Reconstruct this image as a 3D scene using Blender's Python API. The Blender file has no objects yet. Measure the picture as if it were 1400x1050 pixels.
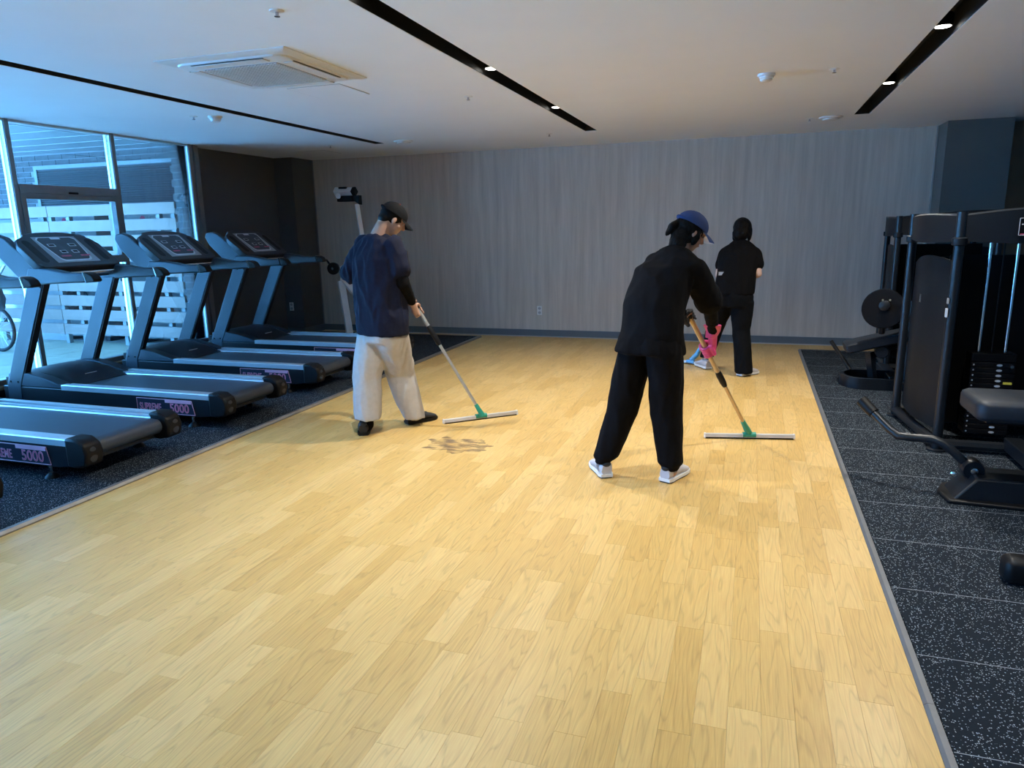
import bpy, bmesh, math, random
from mathutils import Vector, Matrix, noise
random.seed(7)
V = Vector
PI = math.pi
scene = bpy.context.scene
C = scene.collection

# ------------------------------------------------------------------ camera
CR = V((0.9490385782770625, 0.3146278006606334, -0.018306392143310278))
CF = V((-0.31111825460429055, 0.9260134397851557, -0.2137862039263614))
CU = V((-0.05031111799425405, 0.20858680780125258, 0.9767089305506792))
CAM = V((0, 0, 1.5))
FPX = 971.0
cd = bpy.data.cameras.new('camera'); cam = bpy.data.objects.new('camera', cd); C.objects.link(cam)
cd.sensor_width = 36; cd.lens = 36 * FPX / 1400; cd.clip_start = 0.05; cd.clip_end = 200
cam.matrix_world = Matrix(((CR.x, CU.x, -CF.x, CAM.x), (CR.y, CU.y, -CF.y, CAM.y), (CR.z, CU.z, -CF.z, CAM.z), (0, 0, 0, 1)))
scene.camera = cam

# ------------------------------------------------------------------ light and exposure
SKY = (0.10, 0.43, 1.0)
SKY_STRENGTH = 16.0
SUN_STRENGTH = 60.0
SPOT_COLOR = (1.0, 0.96, 0.88)
SPOT_POWER = 178.0
vs = scene.view_settings
vs.view_transform = 'Standard'; vs.look = 'None'; vs.gamma = 1.0; vs.use_curve_mapping = False
vs.exposure = 0.1
world = bpy.data.worlds.new('sky'); scene.world = world; world.use_nodes = True
bg = world.node_tree.nodes['Background']
bg.inputs[0].default_value = (*SKY, 1); bg.inputs[1].default_value = SKY_STRENGTH

sl_ = bpy.data.lights.new('sun', 'SUN'); sl_.energy = SUN_STRENGTH; sl_.color = (0.15, 0.50, 1.0); sl_.angle = math.radians(3)
so = bpy.data.objects.new('sun', sl_); C.objects.link(so); so.location = (-14, -10, 20)
so.rotation_euler = V((0.16, 0.42, -0.89)).to_track_quat('-Z', 'Y').to_euler()

# room dimensions (metres)
ZC = 2.55          # ceiling
YB = 9.57          # back wall
XL = -6.6          # left wall
XW = -6.47         # window plane
XR = 5.0           # right wall
YN = -4.0          # wall behind the camera
WL, WR = -3.60, 0.60   # edges of the wooden floor

def W(px, py, Y):
    d = CR * ((px - 700) / FPX) + CU * ((525 - py) / FPX) + CF
    return CAM + d * (Y / d.y)

pl = bpy.data.lights.new('window_portal', 'AREA'); pl.shape = 'RECTANGLE'; pl.size = 11.2; pl.size_y = 2.35
pl.cycles.is_portal = True
po = bpy.data.objects.new('window_portal', pl); C.objects.link(po)
po.location = (XW + 0.0, 1.6, 1.37); po.rotation_euler = (0, -PI / 2, 0)
po.rotation_euler = Matrix(((0, 0, -1), (1, 0, 0), (0, -1, 0))).to_euler()   # faces +X

# ------------------------------------------------------------------ materials
MATS = {}
def mat(name, col, rough=0.5, metal=0.0, var=0.06, scale=12.0, bump=0.0, bscale=200.0, emit=None, estr=0, spec=0.5, coat=0.0, sheen=0.0):
    m = bpy.data.materials.new(name); m.use_nodes = True; MATS[name] = m
    nt = m.node_tree; n = nt.nodes; b = n['Principled BSDF']
    b.inputs['Roughness'].default_value = rough; b.inputs['Metallic'].default_value = metal
    b.inputs['Specular IOR Level'].default_value = spec
    b.inputs['Coat Weight'].default_value = coat
    b.inputs['Sheen Weight'].default_value = sheen
    tc = n.new('ShaderNodeTexCoord')
    nz = n.new('ShaderNodeTexNoise'); nz.inputs['Scale'].default_value = scale; nz.inputs['Detail'].default_value = 4
    nt.links.new(tc.outputs['Object'], nz.inputs['Vector'])
    cr = n.new('ShaderNodeValToRGB')
    cr.color_ramp.elements[0].position = 0.3; cr.color_ramp.elements[1].position = 0.7
    cr.color_ramp.elements[0].color = (*[c * (1 - var) for c in col], 1)
    cr.color_ramp.elements[1].color = (*[min(1, c * (1 + var)) for c in col], 1)
    nt.links.new(nz.outputs['Fac'], cr.inputs['Fac']); nt.links.new(cr.outputs['Color'], b.inputs['Base Color'])
    if bump:
        nb = n.new('ShaderNodeTexNoise'); nb.inputs['Scale'].default_value = bscale; nb.inputs['Detail'].default_value = 3
        nt.links.new(tc.outputs['Object'], nb.inputs['Vector'])
        bp = n.new('ShaderNodeBump'); bp.inputs['Strength'].default_value = bump; bp.inputs['Distance'].default_value = 0.004
        nt.links.new(nb.outputs['Fac'], bp.inputs['Height']); nt.links.new(bp.outputs['Normal'], b.inputs['Normal'])
    if emit:
        b.inputs['Emission Color'].default_value = (*emit, 1); b.inputs['Emission Strength'].default_value = estr
    return m

def wood_mat(name, per_island):
    m = bpy.data.materials.new(name); m.use_nodes = True; MATS[name] = m
    nt = m.node_tree; n = nt.nodes; L = nt.links.new; b = n['Principled BSDF']
    geo = n.new('ShaderNodeNewGeometry')
    if per_island: rnd = geo.outputs['Random Per Island']
    else:
        oi = n.new('ShaderNodeObjectInfo'); rnd = oi.outputs['Random']
    # shift the grain from plank to plank
    comb = n.new('ShaderNodeCombineXYZ')
    mu = n.new('ShaderNodeMath'); mu.operation = 'MULTIPLY'; mu.inputs[1].default_value = 37.3; L(rnd, mu.inputs[0])
    mu2 = n.new('ShaderNodeMath'); mu2.operation = 'MULTIPLY'; mu2.inputs[1].default_value = 91.7; L(rnd, mu2.inputs[0])
    L(mu.outputs[0], comb.inputs[0]); L(mu2.outputs[0], comb.inputs[1])
    add = n.new('ShaderNodeVectorMath'); add.operation = 'ADD'
    L(geo.outputs['Position'], add.inputs[0]); L(comb.outputs[0], add.inputs[1])
    mp = n.new('ShaderNodeMapping'); mp.inputs['Scale'].default_value = (11.0, 1.05, 1.0); L(add.outputs[0], mp.inputs['Vector'])
    n1 = n.new('ShaderNodeTexNoise'); n1.inputs['Scale'].default_value = 1.0; n1.inputs['Detail'].default_value = 1.5; L(mp.outputs[0], n1.inputs['Vector'])
    ring = n.new('ShaderNodeMath'); ring.operation = 'MULTIPLY'; ring.inputs[1].default_value = 13.0; L(n1.outputs['Fac'], ring.inputs[0])
    fr = n.new('ShaderNodeMath'); fr.operation = 'FRACT'; L(ring.outputs[0], fr.inputs[0])
    cr = n.new('ShaderNodeValToRGB')
    e = cr.color_ramp.elements
    e[0].position = 0.0; e[0].color = (0.30, 0.30, 0.30, 1)
    e[1].position = 0.22; e[1].color = (1, 1, 1, 1)
    e2 = e.new(0.9); e2.color = (0.8, 0.8, 0.8, 1)
    e3 = e.new(1.0); e3.color = (0.35, 0.35, 0.35, 1)
    L(fr.outputs[0], cr.inputs['Fac'])
    mp2 = n.new('ShaderNodeMapping'); mp2.inputs['Scale'].default_value = (170, 7, 1); L(add.outputs[0], mp2.inputs['Vector'])
    n2 = n.new('ShaderNodeTexNoise'); n2.inputs['Scale'].default_value = 1; n2.inputs['Detail'].default_value = 3; L(mp2.outputs[0], n2.inputs['Vector'])
    tone = n.new('ShaderNodeValToRGB'); t = tone.color_ramp.elements
    t[0].position = 0.0; t[0].color = (0.585, 0.365, 0.115, 1)
    t[1].position = 1.0; t[1].color = (0.69, 0.46, 0.175, 1)
    t2 = t.new(0.5); t2.color = (0.635, 0.41, 0.14, 1)
    L(rnd, tone.inputs['Fac'])
    mix = n.new('ShaderNodeMix'); mix.data_type = 'RGBA'; mix.blend_type = 'MULTIPLY'; mix.inputs['Factor'].default_value = 0.30
    L(tone.outputs[0], mix.inputs['A']); L(cr.outputs[0], mix.inputs['B'])
    mix2 = n.new('ShaderNodeMix'); mix2.data_type = 'RGBA'; mix2.blend_type = 'OVERLAY'; mix2.inputs['Factor'].default_value = 0.28
    L(mix.outputs['Result'], mix2.inputs['A']); L(n2.outputs['Fac'], mix2.inputs['B'])
    L(mix2.outputs['Result'], b.inputs['Base Color'])
    b.inputs['Roughness'].default_value = 0.36
    nr = n.new('ShaderNodeTexNoise'); nr.inputs['Scale'].default_value = 3.0; L(geo.outputs['Position'], nr.inputs['Vector'])
    mr = n.new('ShaderNodeMapRange'); mr.inputs['To Min'].default_value = 0.30; mr.inputs['To Max'].default_value = 0.42; L(nr.outputs['Fac'], mr.inputs['Value']); L(mr.outputs[0], b.inputs['Roughness'])
    b.inputs['Specular IOR Level'].default_value = 0.45
    return m
wood_mat('wood_plank', False); wood_mat('wood_plank_far', True)

def rubber_mat():
    m = bpy.data.materials.new('rubber'); m.use_nodes = True; MATS['rubber'] = m
    nt = m.node_tree; n = nt.nodes; L = nt.links.new; b = n['Principled BSDF']
    geo = n.new('ShaderNodeNewGeometry')
    vo = n.new('ShaderNodeTexVoronoi'); vo.inputs['Scale'].default_value = 190; vo.inputs['Randomness'].default_value = 1; L(geo.outputs['Position'], vo.inputs['Vector'])
    sp = n.new('ShaderNodeSeparateColor'); L(vo.outputs['Color'], sp.inputs[0])
    lt = n.new('ShaderNodeMath'); lt.operation = 'LESS_THAN'; lt.inputs[1].default_value = 0.20; L(sp.outputs[0], lt.inputs[0])
    ld = n.new('ShaderNodeMath'); ld.operation = 'LESS_THAN'; ld.inputs[1].default_value = 0.42; L(vo.outputs['Distance'], ld.inputs[0])
    mm = n.new('ShaderNodeMath'); mm.operation = 'MULTIPLY'; L(lt.outputs[0], mm.inputs[0]); L(ld.outputs[0], mm.inputs[1])
    mix = n.new('ShaderNodeMix'); mix.data_type = 'RGBA'
    L(mm.outputs[0], mix.inputs['Factor'])
    mix.inputs['A'].default_value = (0.0085, 0.0135, 0.021, 1); mix.inputs['B'].default_value = (0.30, 0.35, 0.39, 1)
    L(mix.outputs['Result'], b.inputs['Base Color']); b.inputs['Roughness'].default_value = 0.8; b.inputs['Specular IOR Level'].default_value = 0.12
    bp = n.new('ShaderNodeBump'); bp.inputs['Strength'].default_value = 0.3; bp.inputs['Distance'].default_value = 0.002
    L(vo.outputs['Distance'], bp.inputs['Height']); L(bp.outputs['Normal'], b.inputs['Normal'])
rubber_mat()

def streak_mat(name, c0, c1, rough=0.55):
    m = bpy.data.materials.new(name); m.use_nodes = True; MATS[name] = m
    nt = m.node_tree; n = nt.nodes; L = nt.links.new; b = n['Principled BSDF']
    geo = n.new('ShaderNodeNewGeometry')
    mp = n.new('ShaderNodeMapping'); mp.inputs['Scale'].default_value = (14, 14, 0.8); L(geo.outputs['Position'], mp.inputs['Vector'])
    n1 = n.new('ShaderNodeTexNoise'); n1.inputs['Scale'].default_value = 1; n1.inputs['Detail'].default_value = 6; n1.inputs['Roughness'].default_value = 0.65; L(mp.outputs[0], n1.inputs['Vector'])
    cr = n.new('ShaderNodeValToRGB'); e = cr.color_ramp.elements
    e[0].position = 0.32; e[0].color = (*c0, 1); e[1].position = 0.68; e[1].color = (*c1, 1)
    L(n1.outputs['Fac'], cr.inputs['Fac']); L(cr.outputs[0], b.inputs['Base Color'])
    b.inputs['Roughness'].default_value = rough
streak_mat('wall_panel', (0.46, 0.405, 0.345), (0.62, 0.55, 0.475))

def glass_mat(name='glass', tint=(0.97, 0.99, 1.0)):
    m = bpy.data.materials.new(name); m.use_nodes = True; MATS[name] = m
    nt = m.node_tree; n = nt.nodes; L = nt.links.new
    for x in list(n):
        if x.type == 'BSDF_PRINCIPLED': n.remove(x)
    out = n['Material Output']
    tr = n.new('ShaderNodeBsdfTransparent'); tr.inputs[0].default_value = (*tint, 1)
    gl = n.new('ShaderNodeBsdfGlossy'); gl.inputs['Roughness'].default_value = 0.02
    fr = n.new('ShaderNodeFresnel'); fr.inputs['IOR'].default_value = 1.35
    mx = n.new('ShaderNodeMixShader'); L(fr.outputs[0], mx.inputs[0]); L(tr.outputs[0], mx.inputs[1]); L(gl.outputs[0], mx.inputs[2])
    L(mx.outputs[0], out.inputs['Surface'])
glass_mat()

def puddle_mat():
    m = bpy.data.materials.new('water_film'); m.use_nodes = True; MATS['water_film'] = m
    nt = m.node_tree; n = nt.nodes; L = nt.links.new
    b = n['Principled BSDF']; b.inputs['Base Color'].default_value = (0.16, 0.12, 0.13, 1); b.inputs['Roughness'].default_value = 0.12
    tr = n.new('ShaderNodeBsdfTransparent')
    geo = n.new('ShaderNodeNewGeometry'); nz = n.new('ShaderNodeTexNoise'); nz.inputs['Scale'].default_value = 1; nz.inputs['Detail'].default_value = 4; mpp = n.new('ShaderNodeMapping'); mpp.inputs['Scale'].default_value = (9, 26, 1); mpp.inputs['Rotation'].default_value = (0, 0, .5); L(geo.outputs['Position'], mpp.inputs['Vector']); L(mpp.outputs[0], nz.inputs['Vector'])
    cr = n.new('ShaderNodeValToRGB'); cr.color_ramp.elements[0].position = 0.38; cr.color_ramp.elements[1].position = 0.62
    cr.color_ramp.elements[0].color = (0.0, 0.0, 0.0, 1); cr.color_ramp.elements[1].color = (0.30, 0.30, 0.30, 1)
    L(nz.outputs['Fac'], cr.inputs['Fac'])
    mx = n.new('ShaderNodeMixShader'); L(cr.outputs[0], mx.inputs[0]); L(tr.outputs[0], mx.inputs[1]); L(b.outputs[0], mx.inputs[2])
    L(mx.outputs[0], n['Material Output'].inputs['Surface'])
puddle_mat()

mat('ceiling_paint', (0.84, 0.86, 0.88), 0.85, var=0.01, scale=3)
mat('slot_black', (0.010, 0.010, 0.011), 0.55)
mat('white_plastic', (0.75, 0.75, 0.74), 0.4, var=0.02)
mat('grille_gray', (0.42, 0.43, 0.45), 0.5)
mat('dark_slit', (0.03, 0.03, 0.035), 0.6)
mat('lamp_lens', (0.9, 0.9, 0.9), 0.3, emit=(1.0, 0.97, 0.9), estr=9.0)
mat('lamp_ring', (0.5, 0.5, 0.52), 0.25, 0.9)
mat('baseboard_gray', (0.115, 0.145, 0.17), 0.45, var=0.03)
mat('dark_wall', (0.085, 0.088, 0.092), 0.6, var=0.05, scale=4)
mat('column_gray', (0.12, 0.115, 0.105), 0.5, var=0.04, scale=4)
mat('brown_wall', (0.22, 0.15, 0.09), 0.6, scale=5)
mat('room_wall', (0.42, 0.41, 0.40), 0.7, scale=3)
mat('alu', (0.62, 0.62, 0.61), 0.33, 0.85, var=0.03)
mat('trim_gray', (0.17, 0.175, 0.18), 0.4, 0.4, var=0.06)
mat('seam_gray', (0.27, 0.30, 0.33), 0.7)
mat('alu_trim', (0.24, 0.225, 0.205), 0.4, 0.6, var=0.08)
mat('rail_silver', (0.72, 0.74, 0.76), 0.38, 0.75, var=0.02)
mat('frame_gray', (0.20, 0.20, 0.205), 0.5, 0.2)
mat('sill_wood', (0.30, 0.21, 0.12), 0.5, scale=20, var=0.15)
mat('gun_metal', (0.032, 0.044, 0.060), 0.42, 0.2, var=0.02)
mat('console_dark', (0.022, 0.025, 0.032), 0.42, var=0.03)
mat('black_plastic', (0.006, 0.0062, 0.007), 0.45, spec=0.22)
mat('black_matte', (0.008, 0.008, 0.009), 0.7)
mat('belt', (0.036, 0.048, 0.068), 0.45, bump=0.08, bscale=400)
mat('panel_gray', (0.36, 0.38, 0.41), 0.4)
mat('panel_navy', (0.030, 0.036, 0.050), 0.32)
mat('print_white', (0.70, 0.72, 0.75), 0.5)
mat('print_pink', (0.62, 0.10, 0.19), 0.5)
mat('print_pink_light', (0.72, 0.38, 0.50), 0.5)
mat('decal_navy', (0.012, 0.014, 0.035), 0.4)
mat('chrome', (0.75, 0.73, 0.70), 0.18, 1.0, var=0.02)
mat('machine_black', (0.007, 0.0095, 0.013), 0.34, 0.0, spec=0.4, var=0.03)
mat('machine_shroud', (0.005, 0.0085, 0.012), 0.5, 0.0, spec=0.2, var=0.03)
mat('crown_dark', (0.006, 0.0085, 0.012), 0.45, spec=0.22, var=0.03)
mat('pad_vinyl', (0.013, 0.018, 0.026), 0.5, spec=0.35, bump=0.1, bscale=300)
mat('plate_black', (0.004, 0.004, 0.005), 0.5, spec=0.15)
mat('machine_white', (0.86, 0.87, 0.87), 0.35, var=0.02)
mat('yellow', (0.65, 0.5, 0.05), 0.5)
mat('brick_gray', (0.085, 0.088, 0.092), 0.85, var=0.22, scale=9)
mat('mortar', (0.24, 0.245, 0.25), 0.9)
mat('ground_concrete', (0.66, 0.65, 0.62), 0.9)
mat('fence_board', (0.31, 0.225, 0.19), 0.7, var=0.07, scale=6)
mat('fence_post', (0.25, 0.26, 0.26), 0.5)
mat('louvre_gray', (0.045, 0.05, 0.055), 0.6)
mat('louvre_frame', (0.24, 0.25, 0.25), 0.5)
mat('terrace_stone', (0.42, 0.38, 0.28), 0.6, var=0.06, scale=8)
mat('terrace_ceiling', (0.26, 0.27, 0.28), 0.45, var=0.02)
mat('ac_white', (0.22, 0.23, 0.23), 0.5)
mat('logo_red', (0.55, 0.02, 0.08), 0.5)
mat('logo_gray', (0.15, 0.15, 0.16), 0.5)
mat('tarp', (0.045, 0.05, 0.06), 0.6)
mat('tyre', (0.012, 0.012, 0.013), 0.8)
mat('skin', (0.44, 0.26, 0.185), 0.5, var=0.06, scale=25)
mat('skin_pale', (0.58, 0.38, 0.31), 0.5, var=0.05, scale=25)
mat('hair_black', (0.005, 0.0045, 0.0045), 0.55, spec=0.12, bump=0.5, bscale=180)
mat('navy_cloth', (0.0075, 0.0095, 0.024), 0.85, var=0.12, scale=40, bump=0.15, bscale=700, spec=0.15)
mat('black_cloth', (0.0042, 0.0042, 0.0052), 0.9, var=0.12, scale=40, bump=0.15, bscale=700, spec=0.1)
mat('black_cloth_blue', (0.0042, 0.005, 0.0068), 0.9, var=0.12, scale=40, bump=0.15, bscale=700, spec=0.1)
mat('pale_cloth', (0.45, 0.425, 0.40), 0.85, var=0.05, scale=30, bump=0.2, bscale=600)
mat('cap_black', (0.0045, 0.0048, 0.006), 0.85, spec=0.15, bump=0.2, bscale=600)
mat('cap_blue', (0.020, 0.050, 0.165), 0.75, bump=0.2, bscale=600)
mat('shoe_black', (0.011, 0.012, 0.014), 0.65)
mat('shoe_white', (0.50, 0.48, 0.50), 0.6)
mat('shoe_gray', (0.34, 0.32, 0.35), 0.8)
mat('sole_white', (0.75, 0.75, 0.74), 0.6)
mat('sock_gray', (0.25, 0.24, 0.25), 0.9)
mat('glove_pink', (0.70, 0.055, 0.20), 0.45)
mat('glove_black', (0.01, 0.01, 0.011), 0.7)
mat('pole_alu', (0.56, 0.55, 0.53), 0.35, 0.8)
mat('pole_gold', (0.58, 0.40, 0.20), 0.38, 0.45)
mat('green_plastic', (0.02, 0.28, 0.20), 0.4)
mat('blue_plastic', (0.12, 0.42, 0.80), 0.4)
mat('blade_gray', (0.60, 0.59, 0.57), 0.4, 0.3)
mat('red_thread', (0.45, 0.03, 0.04), 0.7)
mat('eye_white', (0.42, 0.40, 0.38), 0.3)
mat('lip', (0.45, 0.18, 0.16), 0.5)

# ------------------------------------------------------------------ mesh helpers
class MB:
    def __init__(s): s.v = []; s.f = []
    def add(s, vs, fs):
        o = len(s.v); s.v += [tuple(v) for v in vs]; s.f += [tuple(i + o for i in f) for f in fs]; return s
    def box(s, a, b):
        (x0, y0, z0), (x1, y1, z1) = a, b
        x0, x1 = min(x0, x1), max(x0, x1); y0, y1 = min(y0, y1), max(y0, y1); z0, z1 = min(z0, z1), max(z0, z1)
        return s.add([(x0, y0, z0), (x1, y0, z0), (x1, y1, z0), (x0, y1, z0), (x0, y0, z1), (x1, y0, z1), (x1, y1, z1), (x0, y1, z1)],
                     [(0, 3, 2, 1), (4, 5, 6, 7), (0, 1, 5, 4), (1, 2, 6, 5), (2, 3, 7, 6), (3, 0, 4, 7)])
    def prism(s, poly, y0, y1, axis='y'):
        # poly in the plane across the axis, extruded along it
        n = len(poly)
        def mk(p, t):
            if axis == 'y': return (p[0], t, p[1])
            if axis == 'x': return (t, p[0], p[1])
            return (p[0], p[1], t)
        vs = [mk(p, y0) for p in poly] + [mk(p, y1) for p in poly]
        fs = [tuple(range(n)), tuple(range(2 * n - 1, n - 1, -1))] + [(i, i + n, (i + 1) % n + n, (i + 1) % n) for i in range(n)]
        return s.add(vs, fs)
    def loft(s, rings, cap=True):
        n = len(rings[0]); vs = [p for r in rings for p in r]; fs = []
        for k in range(len(rings) - 1):
            for i in range(n):
                j = (i + 1) % n
                fs.append((k * n + i, k * n + j, (k + 1) * n + j, (k + 1) * n + i))
        if cap:
            fs.append(tuple(range(n - 1, -1, -1))); fs.append(tuple((len(rings) - 1) * n + i for i in range(n)))
        return s.add(vs, fs)
    def tube(s, pts, r, n=12):
        pts = [V(p) for p in pts]
        rs = r if isinstance(r, (list, tuple)) else [r] * len(pts)
        rings = []; up = None
        for i, p in enumerate(pts):
            t = (pts[min(i + 1, len(pts) - 1)] - pts[max(i - 1, 0)]).normalized()
            if up is None:
                up = V((0, 0, 1)) if abs(t.z) < 0.9 else V((1, 0, 0))
            a = t.cross(up).normalized(); b = a.cross(t).normalized(); up = b
            rings.append([p + (a * math.cos(q * 2 * PI / n) + b * math.sin(q * 2 * PI / n)) * rs[i] for q in range(n)])
        return s.loft(rings)
    def capsule(s, p0, r0, p1, r1, n=16):
        p0 = V(p0); p1 = V(p1); d = p1 - p0
        t = d.normalized() if d.length > 1e-6 else V((0, 0, 1))
        a = t.orthogonal().normalized(); b = t.cross(a)
        rings = []
        for k in range(1, 5):
            q = -PI / 2 + k * PI / 8
            rings.append([p0 + t * (r0 * math.sin(q)) + (a * math.cos(i * 2 * PI / n) + b * math.sin(i * 2 * PI / n)) * r0 * math.cos(q) for i in range(n)])
        for k in range(0, 4):
            q = k * PI / 8
            rings.append([p1 + t * (r1 * math.sin(q)) + (a * math.cos(i * 2 * PI / n) + b * math.sin(i * 2 * PI / n)) * r1 * math.cos(q) for i in range(n)])
        return s.loft(rings)
    def ellipsoid(s, c, X, Y, Z, n=20, m=12, z0=-1.0):
        c, X, Y, Z = V(c), V(X), V(Y), V(Z)
        rings = []
        q0 = math.asin(max(-0.98, z0))
        for k in range(m + 1):
            q = q0 + (PI / 2 * 0.97 - q0) * k / m
            rings.append([c + Z * math.sin(q) + (X * math.cos(i * 2 * PI / n) + Y * math.sin(i * 2 * PI / n)) * math.cos(q) for i in range(n)])
        return s.loft(rings)
    def lathe(s, prof, c=(0, 0, 0), axis=(0, 0, 1), n=20):
        c = V(c); t = V(axis).normalized(); a = t.orthogonal().normalized(); b = t.cross(a)
        return s.loft([[c + t * h + (a * math.cos(i * 2 * PI / n) + b * math.sin(i * 2 * PI / n)) * max(r, 1e-4) for i in range(n)] for r, h in prof])

def tag(o, label=None, cat=None, group=None, kind=None):
    if label: o['label'] = label
    if cat: o['category'] = cat
    if group: o['group'] = group
    if kind: o['kind'] = kind
    return o
def mesh_of(name, mb, m, smooth=False):
    me = bpy.data.meshes.new(name); me.from_pydata([tuple(v) for v in mb.v], [], mb.f)
    bm = bmesh.new(); bm.from_mesh(me); bmesh.ops.recalc_face_normals(bm, faces=bm.faces); bm.to_mesh(me); bm.free()
    me.materials.append(MATS[m])
    if smooth:
        for p in me.polygons: p.use_smooth = True
    return me
def obj(name, mb, m, parent=None, smooth=False, bevel=0, loc=None):
    if isinstance(mb, MB): me = mesh_of(name, mb, m, smooth)
    else: me = mb
    o = bpy.data.objects.new(name, me); C.objects.link(o)
    if parent: o.parent = parent
    if loc is not None: o.location = loc
    if bevel:
        b = o.modifiers.new('bevel', 'BEVEL'); b.width = bevel; b.segments = 2; b.limit_method = 'ANGLE'; b.angle_limit = 0.7
        for p in me.polygons: p.use_smooth = True
        try: me.set_sharp_from_angle(angle=0.7)
        except Exception: pass
    elif smooth:
        try: me.set_sharp_from_angle(angle=0.8)
        except Exception: pass
    return o
def empty(name, loc=(0, 0, 0), rz=0):
    o = bpy.data.objects.new(name, None); C.objects.link(o); o.location = loc; o.rotation_euler = (0, 0, rz); o.empty_display_size = 0.1
    return o
def copy_tree(o, parent=None):
    c = o.copy(); C.objects.link(c)
    if parent: c.parent = parent
    for ch in list(o.children): copy_tree(ch, c)
    return c
def struct(name, mb, m, **k):
    return tag(obj(name, mb, m, **k), kind='structure')
def text_mesh(name, body, size, m, bold=0.0, outline=False, space=1.0):
    cu = bpy.data.curves.new(name, 'FONT'); cu.body = body; cu.size = size; cu.offset = bold; cu.space_character = space
    cu.align_x = 'CENTER'; cu.align_y = 'CENTER'; cu.extrude = 0.0006; cu.resolution_u = 3
    t = bpy.data.objects.new(name, cu); C.objects.link(t)
    dg = bpy.context.evaluated_depsgraph_get(); dg.update()
    me = bpy.data.meshes.new_from_object(t.evaluated_get(dg)); bpy.data.objects.remove(t); bpy.data.curves.remove(cu)
    me.materials.clear(); me.materials.append(MATS[m])
    return me
def text_obj(name, body, size, m, parent, loc, rot, **k):
    o = bpy.data.objects.new(name, text_mesh(name, body, size, m, **k)); C.objects.link(o); o.parent = parent; o.location = loc; o.rotation_euler = rot
    return o
def remesh(mb, voxel, smooth_it=4, wrinkle=0, wscale=(12, 12, 4), seed=0, fn=None, name='blob', m='skin', base=(0, 0, 0)):
    base = V(base)
    me = mesh_of(name, mb, m)
    t = bpy.data.objects.new('tmp', me); C.objects.link(t)
    r = t.modifiers.new('r', 'REMESH'); r.mode = 'VOXEL'; r.voxel_size = voxel
    if smooth_it:
        s = t.modifiers.new('s', 'SMOOTH'); s.factor = 0.5; s.iterations = smooth_it
    dg = bpy.context.evaluated_depsgraph_get(); dg.update()
    out = bpy.data.meshes.new_from_object(t.evaluated_get(dg)); bpy.data.objects.remove(t); bpy.data.meshes.remove(me)
    off = V((seed * 7.1, seed * 3.3, seed * 5.7))
    nrm = [v.normal.copy() for v in out.vertices]
    for v, nn in zip(out.vertices, nrm):
        p = v.co
        if wrinkle:
            q = V((p.x * wscale[0], p.y * wscale[1], p.z * wscale[2])) + off
            w = noise.noise(q) + 0.5 * noise.noise(q * 2.1)
            w = (1 - abs(w) * 2.2)            # ridged folds
            amp = wrinkle * (fn(p) if fn else 1.0)
            v.co = p + nn * (amp * w)
    for v in out.vertices: v.co = v.co - base
    out.name = name
    out.materials.clear(); out.materials.append(MATS[m])
    for p in out.polygons: p.use_smooth = True
    out.update()
    return out

# ================================================================== THE SETTING
# ---- floor
floor = struct('floor', MB().box((XL - 0.1, YN, -0.12), (XR, YB + 0.05, -0.006)), 'sill_wood')
PW = 0.1
cols = int(round((WR - WL) / PW))
planks = []
rp = random.Random(3)
def fill_col(x, w, y0, y1):
    y = y0 - rp.random() * 0.5
    while y < y1:
        l = rp.choice([0.30, 0.40, 0.50, 0.60])
        a, b = max(y, y0), min(y + l, y1)
        if b - a > 0.02: planks.append((x, w, a, b))
        y += l
for i in range(cols): fill_col(WL + i * PW, PW, YN, YB)
x = WL - PW
while x > XL: fill_col(x, PW, 9.36, YB); x -= PW
x = WR
while x < XR: fill_col(x, PW, 9.13, YB); x += PW
def px_area(p):
    x, w, a, b = p
    c = V((x + w / 2, (a + b) / 2, 0)) - CAM
    f = c.dot(CF)
    if f < 0.3: return 0
    u, v_ = 700 + FPX * c.dot(CR) / f, 525 - FPX * c.dot(CU) / f
    if not (-60 < u < 1460 and -60 < v_ < 1110): return 0
    return w * (b - a) / f ** 3
order = sorted(planks, key=px_area, reverse=True)
near, rest = order[:298], order[298:]
G = 0.00025
pm = {}
for (x, w, a, b) in near:
    l = round(b - a, 3)
    if l not in pm:
        me = mesh_of('plank', MB().box((G, G, -0.006), (w - G, l - G, 0.0)), 'wood_plank')
        bm = bmesh.new(); bm.from_mesh(me); bmesh.ops.bevel(bm, geom=[e for e in bm.edges if all(v.co.z > -0.001 for v in e.verts)], offset=0.0002, segments=1, affect='EDGES'); bm.to_mesh(me); bm.free()
        pm[l] = me
    obj('plank', pm[l], None, floor, loc=(x, a, 0))
mb = MB()
for (x, w, a, b) in rest: mb.box((x + G, a + G, -0.006), (x + w - G, b - G, 0))
tag(obj('plank_field', mb, 'wood_plank_far', floor), kind='stuff')
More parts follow.
